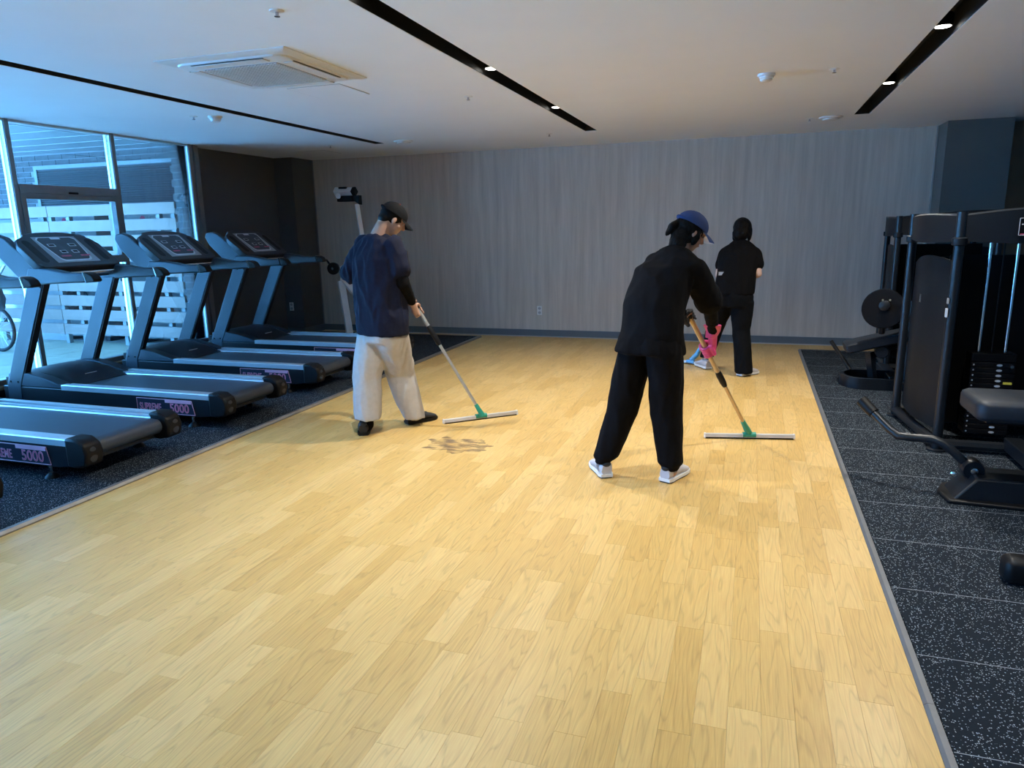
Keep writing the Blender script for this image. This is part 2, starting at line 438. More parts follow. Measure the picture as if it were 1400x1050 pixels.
# rubber tiles, half a metre square
T = 0.5; TZ = 0.012
tile_me = mesh_of('rubber_tile', MB().box((0.0015, 0.0015, -0.006), (T - 0.0015, T - 0.0015, TZ)), 'rubber')
def tile_at(x0, x1, y0, y1):
    if abs(x1 - x0 - T) < 0.01 and abs(y1 - y0 - T) < 0.01: obj('rubber_tile', tile_me, None, floor, loc=(x0, y0, 0))
    else: obj('rubber_tile', MB().box((x0 + .0015, y0 + .0015, -.006), (x1 - .0015, y1 - .0015, TZ)), 'rubber', floor)
def tiles(xs, ys):
    for i in range(len(xs) - 1):
        for j in range(len(ys) - 1): tile_at(xs[i], xs[i + 1], ys[j], ys[j + 1])
ys = [0.062 + 0.5 * k for k in range(0, 19)] + [9.12]
tiles([0.62, 1.12, 1.62, 2.12, 2.62, 3.12], ys)
ys = [0.36 + 0.5 * k for k in range(0, 19)]
tiles([-6.62, -6.12, -5.62, -5.12, -4.62, -4.12, -3.62], ys)
tm = MB(); tm.box((-6.62, YN, -.006), (-3.62, 0.358, TZ)); struct('floor_rubber_left', tm, 'rubber')
tm = MB(); tm.box((0.62, YN, -.006), (3.12, 0.060, TZ)); tm.box((3.122, YN, -.006), (XR, 9.12, TZ)); struct('floor_rubber_right', tm, 'rubber')
# metal edging between wood and rubber, in lengths of one metre
def edging(name, x0, x1, y0, y1, m, segs, step=2.0):
    t = empty(name); tag(t, kind='structure')
    y = y0
    while y < y1 - 0.01:
        e = min(y + step, y1)
        obj('edging_strip', MB().prism([(x0, -.004), (x1, -.004), (x1, segs), (x0 + (x1 - x0) * .35, segs), (x0, segs * 0.35)], y + .001, e - .001), m, t)
        y = e
edging('trim_1', -3.585, -3.625, -1.65, 9.36, 'alu_trim', 0.022)
edging('trim_2', 0.588, 0.618, -1.72, 9.13, 'trim_gray', 0.012)
for y_ in [0.062 + 0.5 * k for k in range(1, 19)]: obj('seam_highlight', MB().box((0.622, y_ - .0015, -.004), (3.118, y_ + .0015, TZ + .0004)), 'seam_gray', floor)  # pale strips painted for the light caught along the tile edges
struct('trim_3', MB().box((-6.6, 9.352, -.004), (-3.60, 9.368, 0.016)), 'alu_trim')
struct('trim_4', MB().box((0.60, 9.118, -.004), (XR, 9.134, 0.014)), 'alu_trim')

# ---- ceiling with three recessed black lighting channels
SLOTS = [(-4.485, -4.355), (-1.84, -1.705), (0.90, 1.04)]
YS = 8.22
mb = MB()
xs = [XL - 0.1] + [v for s in SLOTS for v in s] + [XR]
for i in range(0, len(xs), 2): mb.box((xs[i], YN, ZC), (xs[i + 1], YS, ZC + 0.03))
mb.box((XL - 0.1, YS, ZC), (XR, YB + 0.1, ZC + 0.03))
ceiling = struct('ceiling', mb, 'ceiling_paint')
for (a, b) in SLOTS:
    ch = MB()
    ch.box((a - .01, YN, ZC + .03), (a + .001, YS, ZC + .14)); ch.box((b - .001, YN, ZC + .03), (b + .01, YS, ZC + .14))
    ch.box((a - .01, YN, ZC + .13), (b + .01, YS, ZC + .15)); ch.box((a - .01, YS - .001, ZC + .03), (b + .01, YS + .01, ZC + .15))
    ch.box((a, YN, ZC + .002), (a + .003, YS, ZC + .13)); ch.box((b - .003, YN, ZC + .002), (b, YS, ZC + .13)); ch.box((a, YS - .003, ZC + .002), (b, YS, ZC + .13))
    obj('light_channel', ch, 'slot_black', ceiling)

# ---- walls
struct('wall_back', MB().box((XL - 0.1, YB, -0.1), (1.925, YB + 0.1, ZC)), 'wall_panel')
struct('wall_back_right', MB().box((1.925, YB, -0.1), (XR, YB + 0.1, ZC)), 'brown_wall')
struct('wall_right', MB().box((XR, YN, -0.1), (XR + 0.1, YB + 0.1, ZC)), 'room_wall')
struct('wall_front', MB().box((XL - 0.1, YN - 0.1, -0.1), (XR + 0.1, YN, ZC)), 'room_wall')
struct('wall_left', MB().box((XL - 0.12, 7.36, -0.1), (XL, YB, ZC)), 'dark_wall')
struct('wall_left_pillar', MB().box((XL, 9.06, -0.05), (-6.30, YB, ZC)), 'dark_wall')
struct('wall_right_column', MB().box((1.94, 9.16, -0.05), (2.56, YB, ZC)), 'column_gray')
struct('trim_5', MB().box((1.918, YB - 0.012, 0), (1.938, YB, ZC)), 'alu')
struct('trim_6', MB().box((-6.30, YB - 0.010, 0), (-6.285, YB, ZC)), 'frame_gray')
BZ = 0.10
struct('baseboard_back', MB().box((-6.30, YB - 0.014, 0), (1.94, YB, BZ)), 'baseboard_gray')
struct('trim_7', MB().box((-6.28, YB - 0.020, 0), (1.94, YB - 0.012, 0.012)), 'room_wall')
struct('baseboard_left', MB().box((XL, 7.36, 0), (XL + 0.012, 9.06, BZ)), 'dark_wall')
struct('baseboard_pillar', MB().box((XL, 9.046, 0), (-6.288, 9.06, BZ)).box((-6.30, 9.046, 0), (-6.288, YB, BZ)), 'baseboard_gray')
struct('wall_left_sill', MB().box((XL - 0.02, YN, -0.05), (XW - 0.04, 7.36, 0.155)), 'dark_wall')
struct('trim_8', MB().box((XL - 0.02, YN, 0.155), (XW + 0.10, 7.36, 0.18)), 'sill_wood')

# ---- windows along the left side
def bar(name, a, b, m, parent): return obj(name, MB().box(a, b), m, parent, bevel=0.004)
SZ = 0.18
ends = [7.22, 6.11, 4.97, 3.83, 2.69, 1.55, 0.41, -0.73, -1.87, -3.01, YN]
for k in range(len(ends) - 1):
    y1, y0 = ends[k], ends[k + 1]
    w = tag(empty('window_%d' % (k + 1)), kind='structure')
    # mullion: grey body with two pale aluminium beads on its side
    mu = bar('mullion', (XW - 0.05, y1 - 0.018, SZ), (XW + 0.045, y1 + 0.026, ZC), 'frame_gray', w)
    obj('mullion_bead', MB().box((XW - 0.048, y1 - 0.0215, SZ), (XW - 0.020, y1 - 0.018, ZC)), 'alu', mu)
    obj('mullion_bead', MB().box((XW + 0.004, y1 - 0.0215, SZ), (XW + 0.028, y1 - 0.018, ZC)), 'alu', mu)
    bar('head_rail', (XW - 0.04, y0 + 0.026, ZC - 0.02), (XW + 0.03, y1 - 0.022, ZC), 'alu', w)
    bar('bottom_rail', (XW - 0.04, y0 + 0.026, SZ), (XW + 0.03, y1 - 0.022, SZ + 0.05), 'frame_gray', w)
    a, b = y0 + 0.026, y1 - 0.022
    if k % 2 == 1:      # opening sash between two transoms
        bar('transom', (XW - 0.05, a, 1.905), (XW + 0.06, b, 1.985), 'frame_gray', w)
        bar('transom', (XW - 0.05, a, 1.225), (XW + 0.06, b, 1.30), 'frame_gray', w)
        sash = bar('sash', (XW - 0.03, a, 1.30), (XW + 0.055, a + 0.05, 1.905), 'frame_gray', w)
        bar('sash_rail', (XW - 0.03, b - 0.05, 1.30), (XW + 0.055, b, 1.905), 'frame_gray', sash)
        bar('sash_rail', (XW - 0.03, a + 0.05, 1.855), (XW + 0.055, b - 0.05, 1.905), 'frame_gray', sash)
        bar('handle', (XW + 0.055, (a + b) / 2 - 0.05, 1.91), (XW + 0.075, (a + b) / 2 + 0.05, 1.93), 'black_plastic', sash)
        for z0, z1, pa, pb in ((SZ + .05, 1.225, a, b), (1.30, 1.855, a + .05, b - .05), (1.985, ZC - .02, a, b)):
            obj('pane', MB().box((XW - .006, pa, z0), (XW - .003, pb, z1)), 'glass', w)
    else:
        obj('pane', MB().box((XW - .006, a, SZ + .05), (XW - .003, b, ZC - .02)), 'glass', w)
jm = MB()
for (a, b, d) in ((7.246, 7.27, .03), (7.27, 7.30, .055), (7.30, 7.36, .04)): jm.box((XW - .03, a, SZ), (XW + d, b, ZC))
struct('trim_9', jm, 'frame_gray')

# ---- terrace outside
struct('ground_terrace', MB().box((-40, -12, -0.30), (XL - 0.12, 9.2, -0.035)), 'ground_concrete')
pave = struct('floor_terrace', MB().box((-11.9, 3.0, -0.034), (XL - 0.13, 7.9, -0.03)), 'mortar')
slab_me = mesh_of('paving_slab', MB().box((.004, .004, -.03), (.596, .596, -.005)), 'terrace_stone')
for i in range(8):
    for j in range(8):
        obj('paving_slab', slab_me, None, pave, loc=(-7.33 - i * 0.6, 3.05 + j * 0.6, 0))
struct('ceiling_terrace', MB().box((-12.6, 3.9, 2.81), (XL - 0.1, 9.2, 3.0)), 'terrace_ceiling')
for k in range(10):
    obj('soffit_batten', MB().box((-12.5, 4.1 + k * 0.5, 2.803), (XL - 0.12, 4.112 + k * 0.5, 2.81)), 'terrace_ceiling', bpy.data.objects['ceiling_terrace'])
struct('wall_facade', MB().box((XL - 0.12, YN, ZC + 0.0), (XL - 0.05, 7.36, 3.2)), 'terrace_ceiling')
# brick wall behind the fence with a louvred opening
bw = struct('wall_terrace', MB().box((-16.5, 9.02, -0.05), (XL - 0.12, 9.2, 2.81)), 'mortar')
CH = 0.083; BL = 0.29
brick_me = mesh_of('brick', MB().box((0.005, -0.006, 0.005), (BL - 0.005, 0, CH - 0.005)), 'brick_gray')
for r in range(int((2.80 - 1.80) / CH)):
    z = 1.80 + r * CH; x = -13.6 + (BL / 2 if r % 2 else 0)
    while x < -7.9:
        if not (z < 2.55 and x > -11.35): obj('brick', brick_me, None, bw, loc=(x, 9.02, z))
        x += BL
lv = empty('louvre_panel', (-9.6, 9.0, 1.7)); tag(lv, 'wide dark louvred vent panel with pale frame above the board fence', 'vent panel')
obj('backing', MB().box((-1.50, 0.0, -.2), (1.9, .018, .87)), 'tarp', lv)
for a, b in (((-1.56, -.03, -.2), (-1.50, .018, .93)), ((-1.50, -.03, .87), (1.9, .018, .93))): obj('frame', MB().box(a, b), 'louvre_frame', lv)
sl = mesh_of('slat', MB().prism([(0, 0), (-.022, .02), (-.022, .026), (0, .006)], -1.5, 1.9, 'x'), 'louvre_gray')
for k in range(30): obj('slat', sl, None, lv, loc=(0, 0, -.16 + k * .034))
# brick pier beside the window
pier = struct('wall_pier', MB().box((-7.06, 7.64, -0.05), (XL - 0.12, 9.0, 2.81)), 'mortar')
half_me = mesh_of('brick', MB().box((0.005, -0.006, 0.005), (BL / 2 - 0.005, 0, CH - 0.005)), 'brick_gray')
end_me = mesh_of('brick', MB().box((-0.006, 0.006, 0.005), (0, BL - 0.006, CH - 0.005)), 'brick_gray')
for r in range(33):
    z = r * CH
    if r % 2: obj('brick', half_me, None, pier, loc=(-7.075, 7.64, z)); obj('brick', brick_me, None, pier, loc=(-7.075 + BL / 2, 7.64, z))
    else: obj('brick', brick_me, None, pier, loc=(-7.075, 7.64, z)); obj('brick', half_me, None, pier, loc=(-7.075 + BL, 7.64, z))
    for q in range(2): obj('brick', end_me, None, pier, loc=(-7.06, 7.64 + q * BL + (BL / 2 if r % 2 else 0), z))
outer = struct('wall_outer', MB().box((XL - 0.16, 7.30, -0.05), (XL - 0.122, 7.638, 2.81)), 'mortar')
for r in range(33): obj('brick', end_me, None, outer, loc=(XL - 0.16, 7.31 + (.02 if r % 2 else .03), r * CH))
rt = struct('wall_return', MB().box((XL - 0.16, 7.262, -0.05), (XW - 0.031, 7.298, 2.81)), 'mortar')
for r in range(33):
    for q in range(2): obj('brick', half_me, None, rt, loc=(XL - 0.16 + q * BL / 2 - (.03 if r % 2 else 0), 7.262, r * CH))
# board fence
fe = empty('fence', (-9.3, 7.65, 0)); tag(fe, 'pale horizontal board fence standing on the terrace outside the window', 'fence')
for k in range(9):
    z1 = 1.92 - k * 0.205
    for (x0, x1) in ((-5.2, -2.605), (-2.6, -0.055), (-0.045, 2.17)):
        obj('board', MB().box((x0, -0.03, z1 - 0.148), (x1, -0.002, z1)), 'fence_board', fe, bevel=0.003)
for x in (-5.1, -3.9, -2.6, -1.3, -0.05, 0.28, 1.05, 1.85, 2.1): obj('post', MB().box((x - 0.03, 0, -.01), (x + 0.03, 0.06, 1.90)), 'fence_post', fe)
# outdoor air conditioning units behind the fence
def condenser(loc, label):
    t = empty('outdoor_unit', loc); tag(t, label, 'outdoor unit', 'air conditioning units behind the fence')
    obj('casing', MB().box((-.46, 0, 0.06), (.46, .36, 1.84)), 'ac_white', t, bevel=0.012)
    for z in (0.55, 1.18):
        g = obj('fan_grille', MB().lathe([(.25, 0), (.25, .015), (.235, .015), (.235, 0.004)], (-.08, -.002, z), (0, -1, 0), 28), 'louvre_gray', t)
        r = MB()
        for q in range(10):
            a = q * PI / 10; r.tube([(-.08 - .235 * math.cos(a), -.014, z - .235 * math.sin(a)), (-.08 + .235 * math.cos(a), -.014, z + .235 * math.sin(a))], .004, 5)
        obj('grille_wire', r, 'louvre_gray', g)
    obj('logo_disc', MB().lathe([(.045, 0), (.045, .003)], (-.12, 0, 1.755), (0, -1, 0), 24), 'logo_red', t)
    text_obj('logo_text', 'LG', 0.10, 'logo_gray', t, (.02, -.002, 1.755), (PI / 2, 0, 0), bold=0.002)
    for s in (-.38, .38): obj('foot', MB().box((s - .04, .02, 0), (s + .04, .34, .06)), 'louvre_gray', t)
    return t
condenser((-9.44, 8.05, -0.03), 'white outdoor air conditioner unit behind fence, left one of two')
condenser((-7.985, 8.05, -0.03), 'white outdoor air conditioner unit behind fence, right one next to brick pier')
# covered bicycle and leaning pole, at the left edge
bk = empty('bicycle', (-9.58, 6.85, -0.005)); tag(bk, 'bicycle under a dark cover on the terrace outside the window', 'bicycle')
tp = MB(); n = 16
prof = [(0.36, .02, .45), (.35, .10, .62), (.26, .20, .66), (.12, .20, .64), (.03, .12, .60)]
rings = []
for (dz, wy, wx) in prof:
    rings.append([(-.45 + wx * math.cos(q * 2 * PI / n) - (.4 - dz) * .3, wy * math.sin(q * 2 * PI / n), .95 - dz * 1.15 + 0.06 * math.sin(q * 1.3)) for q in range(n)])
tp.loft(rings); obj('cover', tp, 'tarp', bk, smooth=True)
for cx in (-0.02, -1.02):
    wv = MB(); pts = [(cx + .29 * math.cos(a), 0, .31 + .29 * math.sin(a)) for a in [q * 2 * PI / 28 for q in range(29)]]
    wv.tube(pts, .022, 8); tw = obj('tyre', wv, 'tyre', bk, smooth=True)
    sp = MB()
    for q in range(9):
        a = q * PI / 9; sp.tube([(cx - .28 * math.cos(a), 0, .31 - .28 * math.sin(a)), (cx + .28 * math.cos(a), 0, .31 + .28 * math.sin(a))], .003, 4)
    obj('spokes', sp, 'alu', tw)
lp = MB().tube([(-9.75, 6.30, -.005), (-9.35, 6.9, 1.15)], .018, 8); o = obj('leaning_pole', lp, 'alu', smooth=True); tag(o, 'thin pale metal pole leaning in front of the covered bicycle outside', 'pole')

# ---- wall outlets
def outlet(loc, label):
    t = empty('wall_outlet', loc); tag(t, label, 'outlet')
    obj('face_plate', MB().box((-.036, -.008, -.062), (.036, 0, .062)), 'white_plastic', t, bevel=0.003)
    for z in (-.03, .03):
        s = obj('socket', MB().lathe([(.021, 0), (.021, .002), (.018, .001)], (0, -.008, z), (0, -1, 0), 18), 'grille_gray', t)
        obj('socket_hole', MB().lathe([(.003, 0), (.003, .001)], (-.009, -.0095, z), (0, -1, 0), 8).lathe([(.003, 0), (.003, .001)], (.009, -.0095, z), (0, -1, 0), 8), 'dark_slit', s)
outlet((-2.785, YB, 0.37), 'white double socket outlet on the wood grain back wall')
outlet((-6.50, 9.06, 0.42), 'white double socket outlet on the dark corner pillar')

# ================================================================== CEILING FITTINGS
def spot(loc, label, on, group, power=1.0):
    t = empty('ceiling_light', loc); tag(t, label, 'light', group)
    obj('housing', MB().lathe([(.045, .10), (.052, .09), (.052, .035), (.048, .035)], (0, 0, 0), (0, 0, 1), 20), 'black_plastic', t, smooth=True)
    obj('ring', MB().lathe([(.048, .045), (.052, .032), (.046, .030), (.040, .045)], (0, 0, 0), (0, 0, 1), 20), 'lamp_ring', t, smooth=True)
    obj('lens', MB().lathe([(.039, .034), (.039, .028), (.02, .024)], (0, 0, 0), (0, 0, 1), 20), 'lamp_lens' if on else 'lamp_ring', t, smooth=True)
    if on:
        l = bpy.data.lights.new('bulb', 'SPOT'); l.energy = SPOT_POWER * power; l.color = SPOT_COLOR; l.spot_size = math.radians(124); l.spot_blend = 1.0; l.shadow_soft_size = 0.016
        lo = bpy.data.objects.new('bulb', l); C.objects.link(lo); lo.parent = t; lo.location = (0, 0, -0.004)
WHERE = {-0.30: 'behind the camera', 1.48: 'above the camera', 3.23: 'nearest visible end', 4.95: 'second from the front', 6.70: 'farthest one'}
for xi, (x, nm, on) in enumerate(((-4.42, 'slot over the treadmills', False), (-1.772, 'middle ceiling slot', True), (0.97, 'right ceiling slot', True))):
    for y, wt in WHERE.items():
        spot((x, y, ZC), 'small recessed spotlight in the black %s, %s' % (nm, wt), on and y > 0, 'recessed spotlights in the black slots', {(1, 1.48): 0.20, (1, 3.23): 1.15, (2, 1.48): 0.45, (2, 3.23): 0.7}.get((xi, y), 1.0))

# air conditioner cassette
ac = empty('ceiling_air_conditioner', (-3.09, 4.25, ZC)); tag(ac, 'white square four-way air conditioner cassette in the ceiling', 'air conditioner')
h = 0.475
pn = MB().loft([[(sx * r_, sy * r_, z) for sx, sy in ((-1, -1), (1, -1), (1, 1), (-1, 1))] for r_, z in ((h, 0), (h, -.006), (h - .03, -.014), (h - .05, -.016))])
obj('panel', pn, 'white_plastic', ac)
inner = MB()
def rrect(w, r, z, n=6):
    pts = []
    for cx, cy, a0 in ((w - r, w - r, 0), (-(w - r), w - r, PI / 2), (-(w - r), -(w - r), PI), (w - r, -(w - r), 1.5 * PI)):
        for q in range(n + 1): pts.append((cx + r * math.cos(a0 + q * PI / 2 / n), cy + r * math.sin(a0 + q * PI / 2 / n), z))
    return pts
inner.loft([rrect(.405, .09, -.015), rrect(.40, .085, -.026), rrect(.385, .08, -.030)]); obj('inner_panel', inner, 'white_plastic', ac, smooth=True)
for k in range(4):
    a = k * PI / 2; o = obj('flap', MB().box((-.26, .315, -.036), (.26, .385, -.030)), 'white_plastic', ac, bevel=.003); o.rotation_euler = (0, 0, a)
    s = obj('slit', MB().box((-.265, .386, -.0315), (.265, .395, -.0295)), 'dark_slit', ac); s.rotation_euler = (0, 0, a)
gb = obj('grille', MB().box((-.275, -.275, -.034), (.275, .275, -.030)), 'grille_gray', ac)
gm = MB()
for k in range(23):
    t_ = -.264 + k * .024
    gm.box((t_ - .004, -.275, -.040), (t_ + .004, .275, -.034)); gm.box((-.275, t_ - .004, -.040), (.275, t_ + .004, -.0345))
tag(obj('grille_mesh', gm, 'white_plastic', ac), kind='stuff')
def hatch(name, x0, x1, y0, y1, label):
    t = empty(name, ((x0 + x1) / 2, (y0 + y1) / 2, ZC)); tag(t, label, 'hatch')
    a, b = (x1 - x0) / 2, (y1 - y0) / 2
    obj('lid', MB().box((-a + .006, -b + .006, -.004), (a - .006, b - .006, 0)), 'ceiling_paint', t)
    f = MB()
    f.box((-a, -b, -.0025), (-a + .005, b, 0)); f.box((a - .005, -b, -.0025), (a, b, 0)); f.box((-a, -b, -.0025), (a, -b + .005, 0)); f.box((-a, b - .005, -.0025), (a, b, 0))
    obj('edge', f, 'grille_gray', t)
hatch('ceiling_hatch', -3.35, -2.90, 4.83, 5.27, 'square white access hatch next to the ceiling air conditioner')
hatch('ceiling_hatch', -5.85, -5.40, 8.50, 8.92, 'square white access hatch in the ceiling near the dark corner')
def detector(x, y, label):
    t = empty('smoke_detector', (x, y, ZC)); tag(t, label, 'smoke detector')
    obj('base', MB().lathe([(.062, 0), (.062, -.012), (.056, -.018)]), 'white_plastic', t, smooth=True)
    obj('dome', MB().lathe([(.050, -.018), (.050, -.030), (.042, -.034), (.042, -.044), (.030, -.052), (.01, -.054)]), 'white_plastic', t, smooth=True)
detector(0.036, 5.76, 'white stepped smoke detector on the ceiling left of the right light slot')
detector(-4.71, 5.66, 'white smoke detector on the bluish ceiling above the treadmills')
def speaker(x, y, label):
    t = empty('ceiling_speaker', (x, y, ZC)); tag(t, label, 'speaker')
    obj('rim', MB().lathe([(.115, 0), (.115, -.008), (.10, -.016), (.085, -.016)]), 'white_plastic', t, smooth=True)
    obj('groove', MB().lathe([(.086, -.010), (.086, -.0165), (.08, -.0165)]), 'grille_gray', t, smooth=True)
    obj('cone', MB().lathe([(.078, -.012), (.075, -.026), (.05, -.034), (.01, -.036)]), 'white_plastic', t, smooth=True)
speaker(0.695, 8.29, 'round white ceiling vent disc near the end of the right light slot')
speaker(-4.04, 8.10, 'round white ceiling vent disc near the far end of the treadmill light slot')
for (x, y, lb) in ((0.485, 5.77, 'right of the stepped smoke detector'), (0.496, 8.30, 'beside the far right vent disc'), (-4.884, 5.58, 'beside the smoke detector above the treadmills'),
                   (-2.243, 5.70, 'left of the middle light slot'), (-2.266, 8.25, 'beyond the far end of the middle light slot'), (-2.24, 3.20, 'near the top of the picture beside the air conditioner'), (-5.05, 8.1, 'above the dark corner by the far treadmill')):
    t = empty('sprinkler', (x, y, ZC)); tag(t, 'small ceiling sprinkler head ' + lb, 'sprinkler')
    obj('rosette', MB().lathe([(.036, 0), (.034, -.004), (.012, -.006)]), 'white_plastic', t, smooth=True)
    obj('head', MB().lathe([(.008, -.004), (.008, -.022), (.014, -.024), (.014, -.027), (.004, -.028)]), 'lamp_ring', t, smooth=True)

# ================================================================== TREADMILLS
def make_treadmill():
    t = empty('treadmill')
    # frame and deck
    for s in (-1, 1):
        obj('side_frame', MB().prism([(-1.13, .09), (.96, .085), (1.08, .10), (1.10, .235), (-1.13, .235)], s * .335, s * .375), 'machine_black', t, bevel=.004)
    obj('front_panel', MB().box((-1.14, -.335, .09), (-1.10, .335, .30)), 'black_plastic', t)
    obj('deck', MB().box((-.50, -.30, .19), (1.08, .30, .232)), 'black_plastic', t)
    bl = MB(); pr = [(-.46, .240), (-.2, .246), (1.10, .246)]
    for k in range(1, 9):
        a = PI / 2 - k * PI / 8; pr.append((1.135 + .052 * math.cos(a), .194 + .052 * math.sin(a)))
    pr += [(.9, .142), (.9, .15), (1.1, .19), (1.0, .232), (-.46, .232)]
    bl.prism(pr, -.255, .255); obj('belt', bl, 'belt', t, smooth=True)
    for s in (-1, 1):
        o = obj('side_rail', MB().prism([(s * .376, .228), (s * .376, .266), (s * .370, .272), (s * .318, .272), (s * .318, .258), (s * .296, .258), (s * .296, .264), (s * .262, .264), (s * .262, .252), (s * .25, .236), (s * .30, .228)], -.46, 1.085, 'x'), 'rail_silver', t)
        obj('rail_groove', MB().box((-.455, s * .298, .2583), (1.08, s * .316, .2596)), 'dark_slit', o)
        ce = MB().prism([(1.065, .285), (1.16, .282), (1.215, .25), (1.235, .19), (1.215, .11), (1.13, .095), (1.065, .10)], s * .262, s * .392)
        cap = obj('end_cap', ce, 'black_plastic', t, bevel=.015)
        obj('cap_badge', MB().ellipsoid((1.226, s * .335, .18), (.006, 0, 0), (0, .032, 0), (0, 0, .05), 14, 8), 'console_dark', cap, smooth=True)
        ft = obj('foot', MB().lathe([(.045, 0), (.042, .010), (.022, .028), (.014, .034)], (.86, s * .34, 0), n=16), 'black_plastic', t, smooth=True)
        obj('foot_bolt', MB().lathe([(.008, .03), (.008, .09)], (.86, s * .34, 0), n=8).lathe([(.014, .066), (.014, .076)], (.86, s * .34, 0), n=6), 'chrome', ft)
        f2 = obj('foot', MB().lathe([(.045, 0), (.042, .010), (.022, .028), (.014, .09)], (-1.0, s * .33, 0), n=16), 'black_plastic', t, smooth=True)
    obj('rear_crossbar', MB().box((1.02, -.335, .105), (1.10, .335, .125)), 'gun_metal', t)
    # motor hood
    hp = [(-1.12, .235), (-1.12, .31), (-1.02, .352), (-.88, .375), (-.74, .362), (-.60, .325), (-.48, .272), (-.41, .246), (-.42, .235)]
    rings = []
    for y, s in ((-.275, .55), (-.262, .80), (-.22, .93), (-.11, .99), (0, 1), (.11, .99), (.22, .93), (.262, .80), (.275, .55)):
        rings.append([(x, y, .235 + (z - .235) * s) for x, z in hp])
    hood = obj('motor_hood', MB().loft(rings), 'console_dark', t, smooth=True)
    obj('hood_print', MB().box((-.545, -.06, .300), (-.542, .06, .306)), 'print_white', hood)
    for s in (-1, 1):
        obj('hood_side', MB().prism([(-1.08, .237), (-1.05, .345), (-.93, .358), (-.83, .354), (-.66, .325), (-.52, .285), (-.455, .268), (-.455, .237)], s * .276, s * .374), 'gun_metal', t, bevel=.008)
    # uprights
    for s in (-1, 1):
        u = obj('upright', MB().prism([(-1.085, .12), (-.925, .12), (-.915, .25), (-.475, 1.13), (-.645, 1.13), (-1.075, .25)], s * .315, s * .378), 'gun_metal', t, bevel=.006)
        obj('upright_trim', MB().prism([(-.925, .25), (-.905, .25), (-.465, 1.125), (-.485, 1.125)], s * .319, s * .372), 'black_matte', u)
        for (bx, bz) in ((-1.03, .275), (-.945, .275), (-.60, 1.09), (-.515, 1.09)):
            obj('bolt', MB().lathe([(.009, 0), (.009, .004), (.005, .006)], (bx, s * .378, bz), (0, s, 0), 8), 'black_plastic', u)
    # handlebars
    for s in (-1, 1):
        h_ = obj('handlebar', MB().prism([(-.66, 1.115), (-.55, 1.105), (-.30, 1.120), (-.02, 1.130), (.045, 1.135), (.03, 1.185), (.0, 1.208), (-.10, 1.205), (-.20, 1.208), (-.31, 1.228), (-.40, 1.240), (-.60, 1.245)], s * .318, s * .395), 'gun_metal', t, bevel=.014)
        obj('handle_cap', MB().prism([(.012, 1.130), (.088, 1.134), (.098, 1.150), (.072, 1.188), (.035, 1.207), (-.012, 1.213)], s * .316, s * .397), 'black_plastic', h_, bevel=.010)
        obj('handle_ring', MB().prism([(.004, 1.129), (.012, 1.129), (-.010, 1.213), (-.022, 1.213)], s * .3155, s * .3975), 'chrome', h_)
    obj('sensor_bar', MB().tube([(-.44, -.32, 1.185), (-.44, .32, 1.185)], .018, 12), 'chrome', t, smooth=True)
    # console
    P0 = V((-.435, 0, 1.245)); u = V((-.797, 0, .603)); nn = V((.603, 0, .797)); ey = V((0, 1, 0))
    pc = lambda y, tt, d: P0 + u * tt + nn * d + ey * y
    def slab(poly, d0, d1): return MB().loft([[pc(y, tt, d0) for y, tt in poly], [pc(y, tt, d1) for y, tt in poly]])
    outline = [(-.365, 0), (.365, 0), (.392, .05), (.385, .30), (.35, .38), (.26, .425), (.245, .45), (.12, .472), (0, .478), (-.12, .472), (-.245, .45), (-.26, .425), (-.35, .38), (-.385, .30), (-.392, .05)]
    co = obj('console', slab(outline, -.075, 0), 'console_dark', t, bevel=.008)
    for s in (-1, 1):
        obj('console_arm', MB().prism([(-.435, 1.23), (-.47, 1.12), (-.64, 1.115), (-.72, 1.15), (-.95, 1.36), (-1.005, 1.455), (-.985, 1.50), (-.90, 1.515), (-.82, 1.49), (-.62, 1.335)], s * .33, s * .388), 'gun_metal', t, bevel=.012)
    obj('console_back', slab([(-.335, .02), (.335, .02), (.335, .34), (.24, .42), (-.24, .42), (-.335, .34)], -.15, -.074), 'gun_metal', t, bevel=.01)
    obj('underside_shadow', MB().prism([(-.44, 1.235), (-.475, 1.19), (-.70, 1.17), (-.70, 1.30)], -.315, .315), 'black_matte', t)  # black block put in as the shadow under the console
    for s in (-1, 1):
        gr = [(s * (.295 + .034 * math.cos(a)), (.10 if math.sin(a) < 0 else .33) + .034 * math.sin(a)) for a in [q * 2 * PI / 20 for q in range(20)]]
        obj('recess_shade', slab([(y + s * (.0), tt) for y, tt in gr], -.001, .0012), 'black_matte', co)  # raised black slab painted as the shade inside a speaker groove
    pn = obj('display_plate', slab([(-.205, .055), (.205, .055), (.205, .405), (-.205, .405)], 0, .002), 'panel_gray', co)
    def shield(w, b_, tp, rr):
        pts = [(-w, tp), (w, tp)]; pts = []
        for q in range(7):
            a = -PI / 2 * q / 6; pts.append((-(w * .78 - rr) - rr * math.cos(-PI / 2 + a) * 0 - rr * math.sin(q * PI / 12), b_ + rr - rr * math.cos(q * PI / 12)))
        pts = list(reversed(pts))[::-1]
        left = pts; right = [(-x, y) for x, y in reversed(pts)]
        return [(-w, tp - .02), (-w + .02, tp)][::1], left, right
    def shield_poly(w, b_, tp, rr):
        lft = [(-(w * .80 - rr) - rr * math.sin(q * PI / 12), b_ + rr - rr * math.cos(q * PI / 12)) for q in range(7)]
        top = [(-w, tp - .03), (-w + .03, tp), (w - .03, tp), (w, tp - .03)]
        return lft + top + [(-x, y) for x, y in reversed(lft)]
    obj('display_border', slab(shield_poly(.190, .068, .398, .05), .002, .003), 'rail_silver', pn)
    obj('display_face', slab(shield_poly(.178, .088, .390, .045), .003, .004), 'panel_navy', pn)
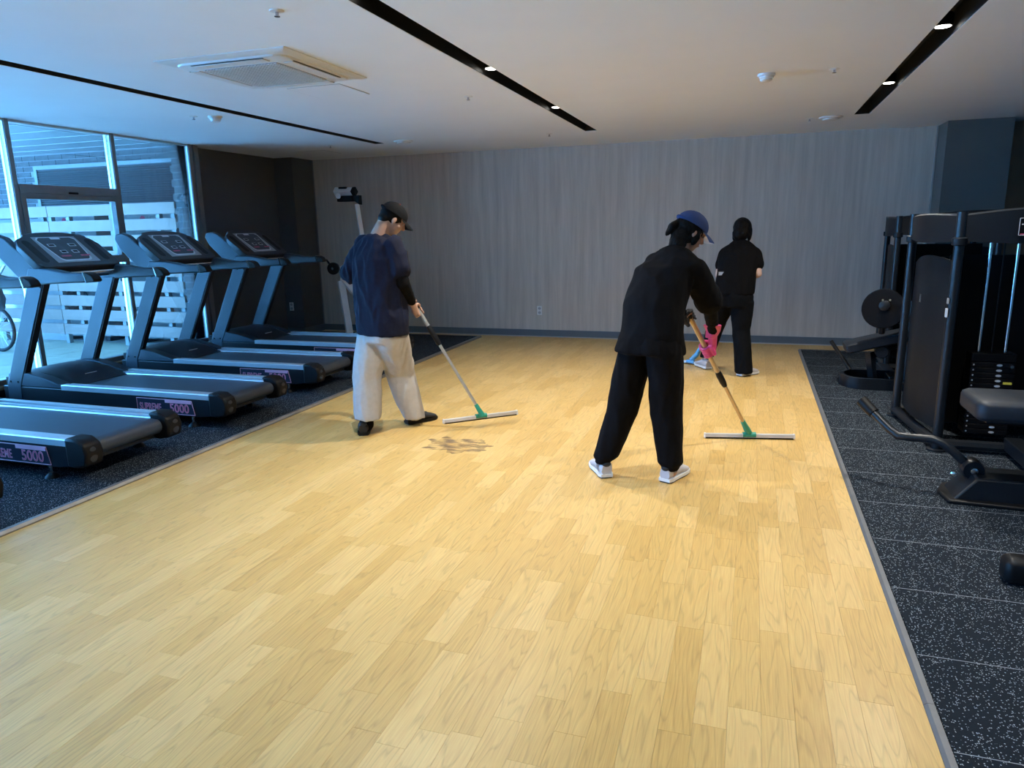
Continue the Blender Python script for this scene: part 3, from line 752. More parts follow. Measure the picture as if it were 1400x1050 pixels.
    obj('name_plate', slab([(-.045, .366), (.045, .366), (.045, .398), (-.045, .398)], .004, .005), 'print_white', pn)
    for (y, tt, w, hh) in ((-.10, .285, .034, .018), (.095, .285, .034, .018), (-.05, .195, .030, .020), (.06, .195, .030, .020)):
        fr = obj('readout_frame', slab([(y - w, tt - hh), (y + w, tt - hh), (y + w, tt + hh), (y - w, tt + hh)], .004, .005), 'print_white', pn)
        obj('readout', slab([(y - w * .78, tt - hh * .66), (y + w * .78, tt - hh * .66), (y + w * .78, tt + hh * .66), (y - w * .78, tt + hh * .66)], .005, .0058), 'black_plastic', fr)
    for (y) in (-.07, .115): obj('button_row', slab([(y - .045, .128), (y + .045, .128), (y + .045, .146), (y - .045, .146)], .004, .005), 'print_pink', pn)
    # model lettering on the near side
    dc = obj('decal', MB().prism([(.345, .098), (.345, .212), (.890, .212), (.915, .098)], -.3775, -.375), 'decal_navy', t)
    bd = MB()
    for a, b in (((.345, .098), (.345, .212)), ((.345, .212), (.890, .212)), ((.890, .212), (.915, .098)), ((.915, .098), (.345, .098))):
        bd.tube([(a[0], -.3775, a[1]), (b[0], -.3775, b[1])], .0025, 6)
    obj('decal_border', bd, 'print_pink_light', dc)
    obj('decal_header', MB().box((.63, -.379, .186), (.885, -.3775, .211)), 'print_pink_light', dc)
    for nm, bo, m_, y in (('decal_outline', .0016, 'print_pink_light', -.3778), ('decal_text', -.0012, 'print_pink', -.3786)):
        a = text_obj(nm, 'SUPREME', .082, m_, dc, (.478, y, .142), (PI / 2, 0, 0), bold=bo); a.scale = (.66, 1, 1)
        b = text_obj(nm, '5000', .098, m_, dc, (.765, y, .142), (PI / 2, 0, 0), bold=bo); b.scale = (.98, 1, 1)
    return t
TM_LABELS = ['black treadmill nearest the camera, only its belt end showing at the left edge', 'treadmill with cut-off console whose belt end lies lowest at left',
             'treadmill with largest visible console, standing before the opening window sash', 'treadmill between the large-console one and the one by the dark wall', 'farthest treadmill, its console against the dark wall beside the man']
tm0 = make_treadmill()
TY = [1.81, 3.10, 4.335, 5.585, 6.84]
for i, y in enumerate(TY):
    o = tm0 if i == 0 else copy_tree(tm0)
    o.location = (-5.0, y + 0.375, TZ)
    tag(o, TM_LABELS[i], 'treadmill', 'treadmills in a row along the windows')

# ================================================================== WEIGHT MACHINES ON THE RIGHT
def wobj(name, mb, m, t, root, **k):
    o_ = V(root.location); mb.v = [tuple(V(v) - o_) for v in mb.v]
    return obj(name, mb, m, t, **k)
def tower(t, xl0, y_far, xl1, y_near, x_r, stack=True, icon=True):
    posts = [(xl0, y_far), (xl1, y_near), (x_r, y_near), (x_r, y_far)]
    for (x, y) in posts:
        p = wobj('post', MB().tube([(x, y, TZ), (x, y, 1.55)], .030, 16), 'machine_black', t, t, smooth=True)
        wobj('collar', MB().lathe([(.042, 0), (.044, .01), (.044, .045), (.040, .05)], (x, y, 1.345), n=16), 'crown_dark', p, t, smooth=True) if False else None
        wobj('foot_plate', MB().lathe([(.06, 0), (.06, .012), (.04, .016)], (x, y, TZ), n=16), 'machine_black', t, t, smooth=True)
        wobj('collar', MB().lathe([(.034, 0), (.044, .006), (.044, .045), (.034, .05)], (x, y, 1.345), n=16), 'crown_dark', t, t, smooth=True)
    def crown(p, q, out, rise):
        p, q = V((*p, 0)), V((*q, 0)); d = (q - p); nrm = V(out)
        n = 14; top, bot = [], []
        rings = []
        for k in range(n + 1):
            f = k / n; a = math.sin(PI * f)
            c = p + d * f + nrm * (0.05 * a)
            zt = 1.535 + rise * a; zb = 1.372 - 0.018 * math.sin(PI * f)
            rings.append([c + nrm * .012 + V((0, 0, zb)), c + nrm * .016 + V((0, 0, zt - .01)), c + V((0, 0, zt)), c - nrm * .03 + V((0, 0, zt)), c - nrm * .03 + V((0, 0, zb))])
        wobj('crown_panel', MB().loft(rings), 'crown_dark', t, t, smooth=True)
    dl = (V((xl1, y_near, 0)) - V((xl0, y_far, 0))).normalized(); outl = (-abs(dl.y), -abs(dl.x) * (1 if dl.x > 0 else -1), 0)
    crown(posts[0], posts[1], outl, .012); crown(posts[1], posts[2], (0, -1, 0), .035); crown(posts[2], posts[3], (1, 0, 0), .012); crown(posts[3], posts[0], (0, 1, 0), .035)
    wobj('crown_lid', MB().prism([posts[0], posts[1], posts[2], posts[3]], 1.528, 1.545, 'z'), 'crown_dark', t, t)
    # curved side shroud
    n = 14; rings = []
    a_, b_ = V((xl0 + .03, y_far - .04, 0)), V((xl1 + .03, y_near + .05, 0)); nr = V(outl)
    for k in range(n + 1):
        f = k / n; a = math.sin(PI * f); c = a_ + (b_ - a_) * f + nr * (.055 * a)
        zt = 1.20 + .055 * a + .03 * f
        rings.append([c + V((0, 0, .13)), c + V((0, 0, zt)), c - nr * .012 + V((0, 0, zt)), c - nr * .012 + V((0, 0, .13))])
    sh = wobj('side_shroud', MB().loft(rings), 'machine_shroud', t, t, smooth=True)
    wobj('back_shroud', MB().box((xl1 + .06, y_near + .42, .10), (x_r - .02, y_near + .45, 1.27)), 'plate_black', t, t)
    wobj('back_shroud', MB().box((xl1 + .05, y_far - .06, .10), (x_r - .02, y_far - .03, 1.24)), 'machine_shroud', t, t)
    wobj('side_shroud', MB().box((x_r - .02, y_near + .05, .10), (x_r, y_far - .05, 1.24)), 'machine_shroud', t, t)
    for p, q in ((posts[0], posts[1]), (posts[1], posts[2]), (posts[2], posts[3]), (posts[3], posts[0])):
        wobj('base_rail', MB().tube([(*p, .06), (*q, .06)], .035, 8), 'machine_black', t, t)
    if stack:
        cx, cy = 1.50, y_near + .17
        for dx in (-.055, .095):
            wobj('guide_rod', MB().tube([(cx + dx, cy, .10), (cx + dx, cy, 1.38)], .0105, 10), 'chrome', t, t, smooth=True)
        for k in range(14):
            z = .115 + k * .0345
            pl_ = wobj('weight_plate', MB().box((cx - .105, cy - .07, z), (cx + .145, cy + .07, z + .032)), 'plate_black', t, t, bevel=.003)
            lb = MB().ellipsoid((cx + .055, cy - .0705, z + .016), (.017, 0, 0), (0, 0, .0075), (0, .0012, 0), 14, 4, 0.0)
            wobj('plate_label', lb, 'grille_gray', pl_, t)
            wobj('plate_mark', MB().ellipsoid((cx - .090, cy - .0705, z + .016), (.005, 0, 0), (0, 0, .006), (0, .0012, 0), 8, 4, 0.0), 'grille_gray', pl_, t)
        wobj('top_plate', MB().box((cx - .105, cy - .07, .60), (cx + .145, cy + .07, .655)), 'plate_black', t, t, bevel=.006)
        wobj('cable', MB().tube([(cx + .02, cy, .65), (cx + .02, cy, 1.37)], .004, 6), 'plate_black', t, t)
        wobj('selector_pin', MB().tube([(cx + .11, cy - .07, .58), (cx + .11, cy - .12, .58)], .012, 10), 'chrome', t, t, smooth=True)
        wobj('warning_strip', MB().box((cx + .085, cy - .072, .455), (cx + .135, cy - .0705, .470)), 'yellow', t, t)
    if icon:
        cx, cz = xl1 + .335, 1.455; y0 = y_near - .066
        pk = wobj('placard', MB().box((cx - .048, y0 - .002, cz - .052), (cx + .048, y0 + .03, cz + .052)), 'black_plastic', t, t, bevel=.004)
        b = MB()
        for a1, a2 in (((-.046, -.05), (.046, -.05)), ((.046, -.05), (.046, .05)), ((.046, .05), (-.046, .05)), ((-.046, .05), (-.046, -.05))):
            b.tube([(cx + a1[0], y0 - .003, cz + a1[1]), (cx + a2[0], y0 - .003, cz + a2[1])], .0016, 5)
        wobj('placard_border', b, 'grille_gray', pk, t)
        f = MB().lathe([(.008, 0), (.008, .002)], (cx, y0 - .002, cz + .030), (0, -1, 0), 12)
        for a1, a2 in (((-.035, .014), (.035, .014)), ((0, .02), (0, -.012)), ((0, -.012), (-.010, -.034)), ((0, -.012), (.010, -.034))):
            f.tube([(cx + a1[0], y0 - .003, cz + a1[1]), (cx + a2[0], y0 - .003, cz + a2[1])], .0035, 6)
        wobj('placard_figure', f, 'grille_gray', pk, t)
        wobj('placard_line', MB().box((cx - .038, y0 - .004, cz - .046), (cx + .038, y0 - .002, cz - .041)), 'print_pink', pk, t)
    return sh

# near machine: tower with weight stack, seat and bent lever
m1 = empty('weight_machine', (1.55, 5.0, TZ)); tag(m1, 'black weight stack machine with curved side shroud, padded seat and bent lever tube', 'gym machine')
sh = tower(m1, 1.13, 6.05, 1.225, 5.16, 2.05)
wobj('shroud_latch', MB().box((1.112, 5.52, .955), (1.118, 5.535, 1.01)), 'chrome', m1, m1)
wobj('post_sticker', MB().box((1.186, 5.128, .90), (1.197, 5.150, .955)), 'print_white', m1, m1)
wobj('post_sticker', MB().box((1.188, 5.128, .985), (1.197, 5.146, 1.02)), 'grille_gray', m1, m1)
sp_ = MB()
def rr_pad(x0, x1, y0, y1, z0, z1, r=.05, b=.02):
    def rect(i, z):
        pts = []
        for cx, cy, a0 in ((x1 - r, y1 - r, 0), (x0 + r, y1 - r, PI / 2), (x0 + r, y0 + r, PI), (x1 - r, y0 + r, 1.5 * PI)):
            for q in range(6): pts.append((cx + (r - i) * math.cos(a0 + q * PI / 10), cy + (r - i) * math.sin(a0 + q * PI / 10), z))
        return pts
    return MB().loft([rect(b, z0), rect(.004, z0 + b * .6), rect(0, z0 + b), rect(0, z1 - b), rect(.005, z1 - b * .5), rect(b, z1)])
wobj('seat_pad', rr_pad(1.12, 1.62, 4.02, 4.40, .50, .605, .06, .025), 'pad_vinyl', m1, m1, smooth=True)
wobj('seat_plate', MB().box((1.18, 4.08, .485), (1.58, 4.34, .50)), 'machine_black', m1, m1)
wobj('seat_post', MB().box((1.52, 4.17, .06), (1.60, 4.25, .49)), 'machine_black', m1, m1, bevel=.006)
wobj('base_beam', MB().prism([(1.085, TZ), (1.10, .03), (1.20, .155), (2.05, .155), (2.05, TZ)], 4.17, 4.40), 'machine_black', m1, m1, bevel=.012)
wobj('base_foot', MB().prism([(1.07, 4.14), (2.05, 4.08), (2.05, 4.46), (1.10, 4.44), (1.05, 4.30)], TZ, TZ + .022, 'z'), 'black_plastic', m1, m1, bevel=.008)
wobj('link_beam', MB().box((1.60, 4.40, .05), (1.70, 5.16, .13)), 'machine_black', m1, m1, bevel=.006)
YL = 4.36
lev = [W(1328, 640, YL - .06), W(1306, 620, YL - .04), W(1290, 606, YL - .02), W(1275, 600, YL), W(1245, 598, YL + .03), W(1228, 596, YL + .05), W(1217, 587, YL + .08), W(1203, 573, YL + .12), W(1190, 560, YL + .16)]
wobj('lever', MB().tube(lev, .024, 14), 'machine_black', m1, m1, smooth=True)
wobj('lever_grip', MB().tube([lev[-1] + (lev[-2] - lev[-1]) * .35, lev[-1], W(1178, 547, YL + .20)], .033, 14), 'black_plastic', m1, m1, smooth=True)
wobj('pivot', MB().lathe([(.05, -.05), (.055, -.04), (.055, .04), (.05, .05)], lev[0], (0, 1, 0), 18), 'machine_black', m1, m1, smooth=True)
wobj('pivot_bolt', MB().lathe([(.018, 0), (.018, .012), (.008, .016)], lev[0] - V((0, .05, 0)), (0, -1, 0), 12), 'chrome', m1, m1, smooth=True)
wobj('pivot_bolt', MB().lathe([(.018, 0), (.018, .012), (.008, .016)], lev[0] - V((.085, .02, .035)), (-.3, -1, 0), 12), 'chrome', m1, m1, smooth=True)

# far machine: tower behind, incline bench, cam disc, hoop base and lever
m2 = empty('weight_machine', (1.4, 7.2, TZ)); tag(m2, 'black far weight machine with incline bench pad, cam disc and hoop base', 'gym machine')
tower(m2, 1.39, 8.75, 1.345, 7.90, 2.2, stack=False, icon=False)
d = V((.455, 0, .125)).normalized(); up_ = V((-d.z, 0, d.x))
pb = MB(); rings = []
for s in (0, .02, .04, .25, .5, .52):
    c = V((.87, 7.22, .355)) + d * s; k = .8 if s in (0, .52) else 1.0
    rings.append([c + V((0, sy * .15 * (k if s else .9), 0)) + up_ * sz * k for sy, sz in ((-1, -.03), (-.85, -.045), (.85, -.045), (1, -.03), (1, .03), (.85, .045), (-.85, .045), (-1, .03))])
wobj('base_beam', MB().box((1.26, 7.16, TZ), (1.36, 7.92, .10)), 'machine_black', m2, m2, bevel=.006)
wobj('base_beam', MB().box((1.30, 6.98, TZ), (1.42, 7.42, .09)), 'machine_black', m2, m2, bevel=.006)
wobj('cam_post', MB().tube([(1.40, 7.15, .05), (1.40, 7.15, .80)], .04, 4), 'machine_black', m2, m2)
wobj('bench_pad', pb.loft(rings), 'pad_vinyl', m2, m2, smooth=True)
wobj('bench_post', MB().tube([(1.085, 7.22, .32), (1.14, 7.22, TZ)], .04, 4), 'machine_black', m2, m2)
hoop = [(1.30, 6.98, 0)] + [(1.03 - .17 * math.sin(a), 7.20 - .22 * math.cos(a), 0) for a in [q * PI / 12 for q in range(13)]] + [(1.30, 7.42, 0)]
hb = MB(); rings = []
hc = V((1.1, 7.2, 0))
for i, p in enumerate(hoop):
    p = V(p); tg = (V(hoop[min(i + 1, len(hoop) - 1)]) - V(hoop[max(i - 1, 0)])).normalized(); nr = V((-tg.y, tg.x, 0))
    rings.append([p + nr * .018 + V((0, 0, TZ)), p - nr * .018 + V((0, 0, TZ)), p - nr * .018 + V((0, 0, .115)), p + nr * .018 + V((0, 0, .115))])
wobj('hoop_base', hb.loft(rings), 'machine_black', m2, m2, smooth=True)
wobj('lever', MB().tube([W(1136, 466, 7.2), W(1152, 490, 7.15), W(1162, 505, 7.1)], .018, 10), 'black_plastic', m2, m2, smooth=True)
wobj('cam_disc', MB().lathe([(.17, 0), (.175, .01), (.175, .03), (.17, .04)], W(1208, 422, 7.0), (-.25, -1, .1), 30), 'plate_black', m2, m2, smooth=True)
wobj('cam_hub', MB().lathe([(.045, 0), (.045, .05), (.03, .055)], W(1210, 418, 6.97), (-.25, -1, .1), 16), 'machine_black', m2, m2, smooth=True)
wobj('cam_arm', MB().tube([W(1208, 424, 7.02), W(1205, 455, 7.1)], .03, 8), 'machine_black', m2, m2)
for q in range(3): wobj('cam_bolt', MB().lathe([(.009, 0), (.009, .01)], W(1207 + q * 5, 410 + (q % 2) * 8, 6.94), (-.2, -1, 0), 8), 'chrome', m2, m2)
wobj('roller_pad', MB().lathe([(.05, -.12), (.058, -.11), (.058, .11), (.05, .12)], W(1205, 479, 7.25), (0.1, 1, 0), 18), 'pad_vinyl', m2, m2, smooth=True)
wobj('cross_tube', MB().tube([(1.10, 7.25, .25), (1.22, 7.28, .34), (1.35, 7.28, .38)], .022, 8), 'machine_black', m2, m2)
wobj('cam_tube', MB().tube([W(1210, 424, 7.02), (1.30, 7.1, .64)], .045, 10), 'machine_black', m2, m2, smooth=True)

# third machine, only its front foot reaches into view
m3 = empty('weight_machine', (1.5, 3.25, TZ)); tag(m3, 'black machine at the right edge, only its rounded rubber floor foot visible', 'gym machine')
wobj('foot_cap', rr_pad(1.065, 1.20, 3.20, 3.31, TZ, .125, .03, .025), 'black_plastic', m3, m3, smooth=True)
wobj('base_beam', MB().box((1.19, 3.215, .03), (2.3, 3.295, .115)), 'machine_black', m3, m3, bevel=.008)
wobj('foot_knob', MB().lathe([(.012, 0), (.012, .025), (.02, .028), (.02, .045), (.01, .05)], (1.16, 3.26, .12), n=12), 'chrome', m3, m3, smooth=True)
wobj('upright', MB().box((2.2, 3.2, .115), (2.3, 3.31, 1.5)), 'machine_black', m3, m3, bevel=.008)
wobj('base_beam', MB().box((2.2, 2.9, TZ), (2.3, 3.6, .115)), 'machine_black', m3, m3, bevel=.008)

# white frame machine in the far left corner
m4 = empty('cable_machine', (-5.1, 8.6, 0.0)); tag(m4, 'white framed machine with tall pole and black disc behind the man', 'gym machine')
YM = 8.6
def sq(a, b, w, name, m='machine_white'): return wobj(name, MB().tube([a, b], w * .707, 4), m, m4, m4)
sq(W(466, 384, YM), V((-5.25, YM, TZ)), .085, 'post')
sq(W(468, 380, YM), V((-4.62, YM, .10)), .075, 'brace')
wobj('top_bar', MB().box((-5.41, YM - .04, .97), (-4.85, YM + .04, 1.04)), 'machine_white', m4, m4, bevel=.006)
sq(V((-4.92, YM, 1.0)), W(488, 279, YM), .05, 'pole')
sq(V((-4.90, YM, TZ)), V((-4.90, YM, 1.0)), .07, 'post')
wobj('floor_beam', MB().box((-5.45, YM - .05, TZ), (-4.4, YM + .05, .10)), 'machine_white', m4, m4, bevel=.006)
wobj('floor_beam', MB().box((-5.32, YM - .35, TZ), (-5.20, YM + .35, .09)), 'machine_white', m4, m4, bevel=.006)
wobj('disc', MB().lathe([(.07, 0), (.082, .008), (.082, .05), (.06, .058), (.02, .05)], W(457, 367, YM - .06), (.2, -1, 0), 26), 'black_plastic', m4, m4, smooth=True)
wobj('disc_hub', MB().lathe([(.018, .05), (.018, .075)], W(457, 367, YM - .06), (.2, -1, 0), 12), 'chrome', m4, m4, smooth=True)
wobj('grip', MB().tube([W(446, 355, YM - .08), W(452, 363, YM - .07)], .014, 8), 'machine_black', m4, m4)
a, b = W(458, 262, YM - .02), W(482, 262, YM)
hd = wobj('head_box', MB().tube([a, b], [.056, .056], 4), 'machine_white', m4, m4)
wobj('head_slot', MB().box((a.x + .08, a.y - .04, a.z + .03), (a.x + .18, a.y + .04, a.z + .055)), 'black_plastic', hd, m4)
wobj('head_end', MB().tube([b, b + V((.05, 0, 0))], .06, 4), 'black_plastic', hd, m4)
wobj('clamp', MB().box((a.x + .05, a.y - .05, a.z - .135), (b.x + .02, a.y + .05, a.z - .06)), 'black_plastic', m4, m4, bevel=.008)
wobj('clamp', MB().prism([(b.x - .03, b.z - .06), (b.x + .11, b.z - .05), (b.x + .11, b.z - .17), (b.x + .05, b.z - .13)], YM - .04, YM + .04), 'black_plastic', m4, m4)
wobj('knob', MB().lathe([(.035, 0), (.035, .02), (.012, .024)], W(463, 268, YM - .09), (0, -1, 0), 16), 'machine_white', m4, m4, smooth=True)

# ================================================================== SQUEEGEES
def squeegee(name, label, top, neck, blade_c, blade_dir, half, pole_m, grip_m, head_m, joint, z_extra=0.0, r=.0125, base=None):
    top, neck, blade_c = V(top), V(neck), V(blade_c); bd = V(blade_dir).normalized()
    t = empty(name, (blade_c.x, blade_c.y, 0)); tag(t, label, 'squeegee')
    def wo(nm, mb, m, par=t, **k): return wobj(nm, mb, m, par, t, **k)
    d = (neck - top)
    j0, j1 = top + d * joint[0], top + d * joint[1]
    wo('pole', MB().tube([top, j0], r * 1.15, 14), pole_m, smooth=True)
    wo('pole', MB().tube([j1, neck], r * .95, 14), pole_m, smooth=True)
    wo('pole_joint', MB().tube([j0 - d * .01, j0 + d * .02, j1 - d * .02, j1 + d * .01], [r * 1.3, r * 1.65, r * 1.55, r * 1.2], 14), grip_m, smooth=True)
    wo('pole_end', MB().tube([top - d.normalized() * .02, top + d.normalized() * .03], r * 1.25, 12), grip_m, smooth=True)
    dn = d.normalized()
    wo('socket', MB().tube([neck - dn * .06, neck, neck + dn * .03, blade_c + V((0, 0, .045))], [r * 1.2, r * 1.5, r * 1.7, r * 1.5], 12), head_m, smooth=True)
    side = bd.cross(V((0, 0, 1))).normalized()
    wo('bracket', MB().tube([blade_c - bd * .045 + V((0, 0, .030)), blade_c + bd * .045 + V((0, 0, .030))], .020, 10), head_m, smooth=True)
    def section(w0, w1, z0, z1):
        return MB().loft([[blade_c + bd * e + side * w0 + V((0, 0, z0)), blade_c + bd * e - side * w0 + V((0, 0, z0)), blade_c + bd * e - side * w1 + V((0, 0, z1)), blade_c + bd * e + side * w1 + V((0, 0, z1))] for e in (-half, half)])
    wo('blade_holder', section(.013, .010, .012, .038), 'blade_gray', bevel=.002)
    wo('rubber_strip', section(.004, .006, .0005, .016), 'black_plastic')
    for e in (-1, 1): wo('end_cap', MB().loft([[blade_c + bd * (e * (half - .002)) + side * a + V((0, 0, z)) for a, z in ((.015, .008), (-.015, .008), (-.012, .040), (.012, .040))], [blade_c + bd * (e * (half + .008)) + side * a + V((0, 0, z)) for a, z in ((.015, .008), (-.015, .008), (-.012, .040), (.012, .040))]]), 'white_plastic')
    return t
def ground(px, py, z=0.0):
    d = CR * ((px - 700) / FPX) + CU * ((525 - py) / FPX) + CF
    return CAM + d * ((z - CAM.z) / d.z)

# ================================================================== PEOPLE
def frame(f, pitch=0.0, roll=0.0):
    """right, forward and up vectors for a heading f, head bowed by pitch"""
    f = V((f[0], f[1], 0)).normalized(); u = V((0, 0, 1)); r = f.cross(u).normalized()
    f2 = f * math.cos(pitch) - u * math.sin(pitch); u2 = u * math.cos(pitch) + f * math.sin(pitch)
    if roll:
        r, u2 = r * math.cos(roll) - u2 * math.sin(roll), u2 * math.cos(roll) + r * math.sin(roll)
    return r, f2, u2
def oval(c, r, f, a, b, n=28, p=2.3):
    pts = []
    for i in range(n):
        q = i * 2 * PI / n; cs, sn = math.cos(q), math.sin(q)
        pts.append(c + r * (a * math.copysign(abs(cs) ** (2 / p), cs)) + f * (b * math.copysign(abs(sn) ** (2 / p), sn)))
    return pts
def chain(mb, pts, rs, n=16):
    for i in range(len(pts) - 1): mb.capsule(pts[i], rs[i], pts[i + 1], rs[i + 1], n)
def head_blob(mb, hc, fr, k=1.0):
    r, f, u = fr
    at = lambda x, y, z: hc + r * (x * k) + f * (y * k) + u * (z * k)
    el = lambda c, a, b, d: mb.ellipsoid(at(*c), r * a * k, f * b * k, u * d * k, 20, 12)
    el((0, -.012, .030), .074, .092, .092); el((0, .022, -.035), .060, .068, .078)
    el((0, .052, -.082), .030, .028, .026); el((0, .078, .022), .048, .016, .014)
    for s in (-1, 1):
        el((s * .042, .048, -.026), .022, .024, .024); el((s * .072, -.004, -.012), .010, .017, .030)
    mb.capsule(at(0, .084, .018), .010 * k, at(0, .104, -.018), .014 * k, 10)
    el((0, .080, -.048), .024, .014, .012)
def face_parts(root, hc, fr, base, k=1.0):
    r, f, u = fr; at = lambda x, y, z: hc + r * (x * k) + f * (y * k) + u * (z * k) - base
    for s in (-1, 1):
        e = obj('eye', MB().ellipsoid(at(s * .031, .0805, .006), r * .012, f * .004, u * .006, 12, 8), 'eye_white', root, smooth=True)
        obj('iris', MB().ellipsoid(at(s * .031, .0835, .005), r * .005, f * .002, u * .005, 10, 6), 'hair_black', e, smooth=True)
        obj('eyebrow', MB().tube([at(s * .014, .092, .024), at(s * .032, .090, .029), at(s * .050, .078, .024)], .003, 6), 'hair_black', root, smooth=True)
    obj('mouth', MB().ellipsoid(at(0, .0895, -.050), r * .022, f * .005, u * .006, 12, 6), 'lip', root, smooth=True)
def hand_blob(mb, wrist, grip, axis, palm_from, k=1.0, pole_r=.016):
    """palm and five fingers closed round a pole: axis runs along the pole, palm_from points from the pole to the palm"""
    ax = V(axis).normalized(); pn = V(palm_from); pn = (pn - ax * pn.dot(ax)).normalized(); sd = ax.cross(pn)
    fr_ = .0088 * k; R = pole_r + fr_ * .9
    # palm
    pc_ = grip + pn * (R + .010)
    for o_ in (-.027, -.009, .009, .027): mb.capsule(pc_ + ax * (o_ * k) - sd * .026, .0125 * k, pc_ + ax * (o_ * k) + sd * .022, .0115 * k, 10)
    mb.capsule(wrist, .026 * k, pc_ - sd * .012, .024 * k, 14)
    for i, (o_, ln) in enumerate(((-.030, .86), (-.010, 1.0), (.010, .95), (.029, .76))):
        pts = []
        for q in range(5):
            a = 0.55 + q * 0.95 * ln
            pts.append(grip + ax * (o_ * k) + pn * (R * math.cos(a)) + sd * (R * math.sin(a)))
        pts.insert(0, pc_ + ax * (o_ * k) + sd * .020)
        chain(mb, pts, [fr_ * 1.15, fr_ * 1.1, fr_, fr_, fr_ * .95, fr_ * .8], 10)
    tb = pc_ - ax * (.036 * k) - sd * .022
    chain(mb, [tb, grip - ax * .050 * k - sd * (R + .004), grip - ax * .040 * k - sd * R * .6 - pn * R * .9, grip - ax * .026 * k + sd * R * .2 - pn * (R + .003)], [.013 * k, .0115 * k, .0100 * k, .0085 * k], 10)
def shoe(root, base, heel, toe, upper, sole, accent=None, label=None, lift=0.0, L=.27, h=.085):
    heel = V(heel); d = V(toe) - heel; d.z = 0; d.normalize(); s = d.cross(V((0, 0, 1)))
    prof = [(0.0, .032, .088), (.03, .042, .112), (.09, .042, .108), (.14, .045, .090), (.19, .050, .068), (.235, .045, .054), (.262, .032, .042), (L, .016, .030)]
    rings = [[heel - base + d * x + s * (w * math.cos(q * 2 * PI / 16)) + V((0, 0, .014 + lift + (hh - .014) * (.5 + .5 * math.sin(q * 2 * PI / 16)))) for q in range(16)] for x, w, hh in prof]
    o = obj('shoe', MB().loft(rings), upper, root, smooth=True)
    sr = [[heel - base + d * (x - .004 + (.008 if x > .2 else 0)) + s * (sx * (w + .004)) + V((0, 0, z + lift)) for sx, z in ((-1, .009), (1, .009), (1, .027), (-1, .027))] for x, w, hh in prof]
    obj('sole', MB().loft(sr), sole, o)
    so_ = [[heel - base + d * x + s * (sx * w) + V((0, 0, z + lift)) for sx, z in ((-1, .0005), (1, .0005), (1, .010), (-1, .010))] for x, w, hh in prof]
    obj('outsole', MB().loft(so_), 'shoe_black', o)
    if accent:
        obj('heel_tab', MB().ellipsoid(heel - base + d * .010 + V((0, 0, .088 + lift)), s * .028, d * .018, V((0, 0, .018)), 12, 8), accent, o, smooth=True)
        for x, w, z in ((.13, .034, .098), (.155, .034, .086), (.18, .034, .074)):
            obj('lace', MB().tube([heel - base + d * x + s * w * .7 + V((0, 0, z + lift - .006)), heel - base + d * x + V((0, 0, z + lift)), heel - base + d * x - s * w * .7 + V((0, 0, z + lift - .006))], .003, 6), accent, o)
    return o
def cap(root, hc, fr, base, m, brim_under=None, k=1.0, button=None):
    r, f, u = fr; at = lambda x, y, z: hc + r * (x * k) + f * (y * k) + u * (z * k) - base
    rings = []; n = 28
    for q in range(9):
        a = q / 8 * PI / 2 * .96
        zz = .030 + .092 * math.sin(a) ** 0.9
        rings.append([at(.086 * math.cos(a) * math.cos(i * 2 * PI / n), -.010 + .106 * math.cos(a) * math.sin(i * 2 * PI / n), zz) for i in range(n)])
    c = obj('cap', MB().loft(rings), m, root, smooth=True)
    # brim
    bm_ = MB(); top, bot = [], []
    N = 13
    inner, outer = [], []
    for i in range(N):
        a = PI * (.17 + .66 * i / (N - 1)); cs, sn = math.cos(a), math.sin(a)
        drop = -.020 * (cs ** 2)
        inner.append(at(.084 * cs, -.010 + .102 * sn, .036 + drop))
        outer.append(at(.080 * cs, .075 + .098 * sn ** 1.5, .018 + drop * 1.6))
    mid = [(a_ + b_) / 2 + u * .004 for a_, b_ in zip(inner, outer)]
    th = u * .004
    rows = [inner, mid, outer]
    vs = [p + th for rw in rows for p in rw] + [p - th * .2 for rw in rows for p in rw]
    K = 3 * N; fs = []
    for rr_ in range(2):
        for i in range(N - 1):
            a0 = rr_ * N + i; fs.append((a0, a0 + 1, a0 + N + 1, a0 + N)); fs.append((K + a0, K + a0 + N, K + a0 + N + 1, K + a0 + 1))
    for i in range(N - 1):
        fs.append((i, K + i, K + i + 1, i + 1)); fs.append((2 * N + i, 2 * N + i + 1, K + 2 * N + i + 1, K + 2 * N + i))
    fs.append((0, N, K + N, K)); fs.append((N, 2 * N, K + 2 * N, K + N)); fs.append((N - 1, K + N - 1, K + 2 * N - 1, 2 * N - 1)); fs.append((2 * N - 1, K + 2 * N - 1, K + 3 * N - 1, 3 * N - 1))
    bo = obj('brim', bm_.add(vs, fs), m, c, smooth=True)
    if brim_under:
        vs2 = [p - th * .45 for rw in rows for p in rw] + [p - th * .25 for rw in rows for p in rw]
        obj('brim_underside', MB().add(vs2, fs), brim_under, bo, smooth=True)
    obj('button', MB().ellipsoid(at(0, -.010, .120), r * .010, f * .010, u * .006, 10, 6), button or m, c, smooth=True)
    obj('strap', MB().tube([at(.062 * math.cos(a), -.018 + .104 * math.sin(a), .040) for a in [PI * (1.18 + .64 * q / 8) for q in range(9)]], .007, 8), m, c, smooth=True)
    obj('strap_buckle', MB().ellipsoid(at(-.040, -.108, .040), r * .010, f * .004, u * .007, 10, 6), 'lamp_ring', c, smooth=True)
    return c

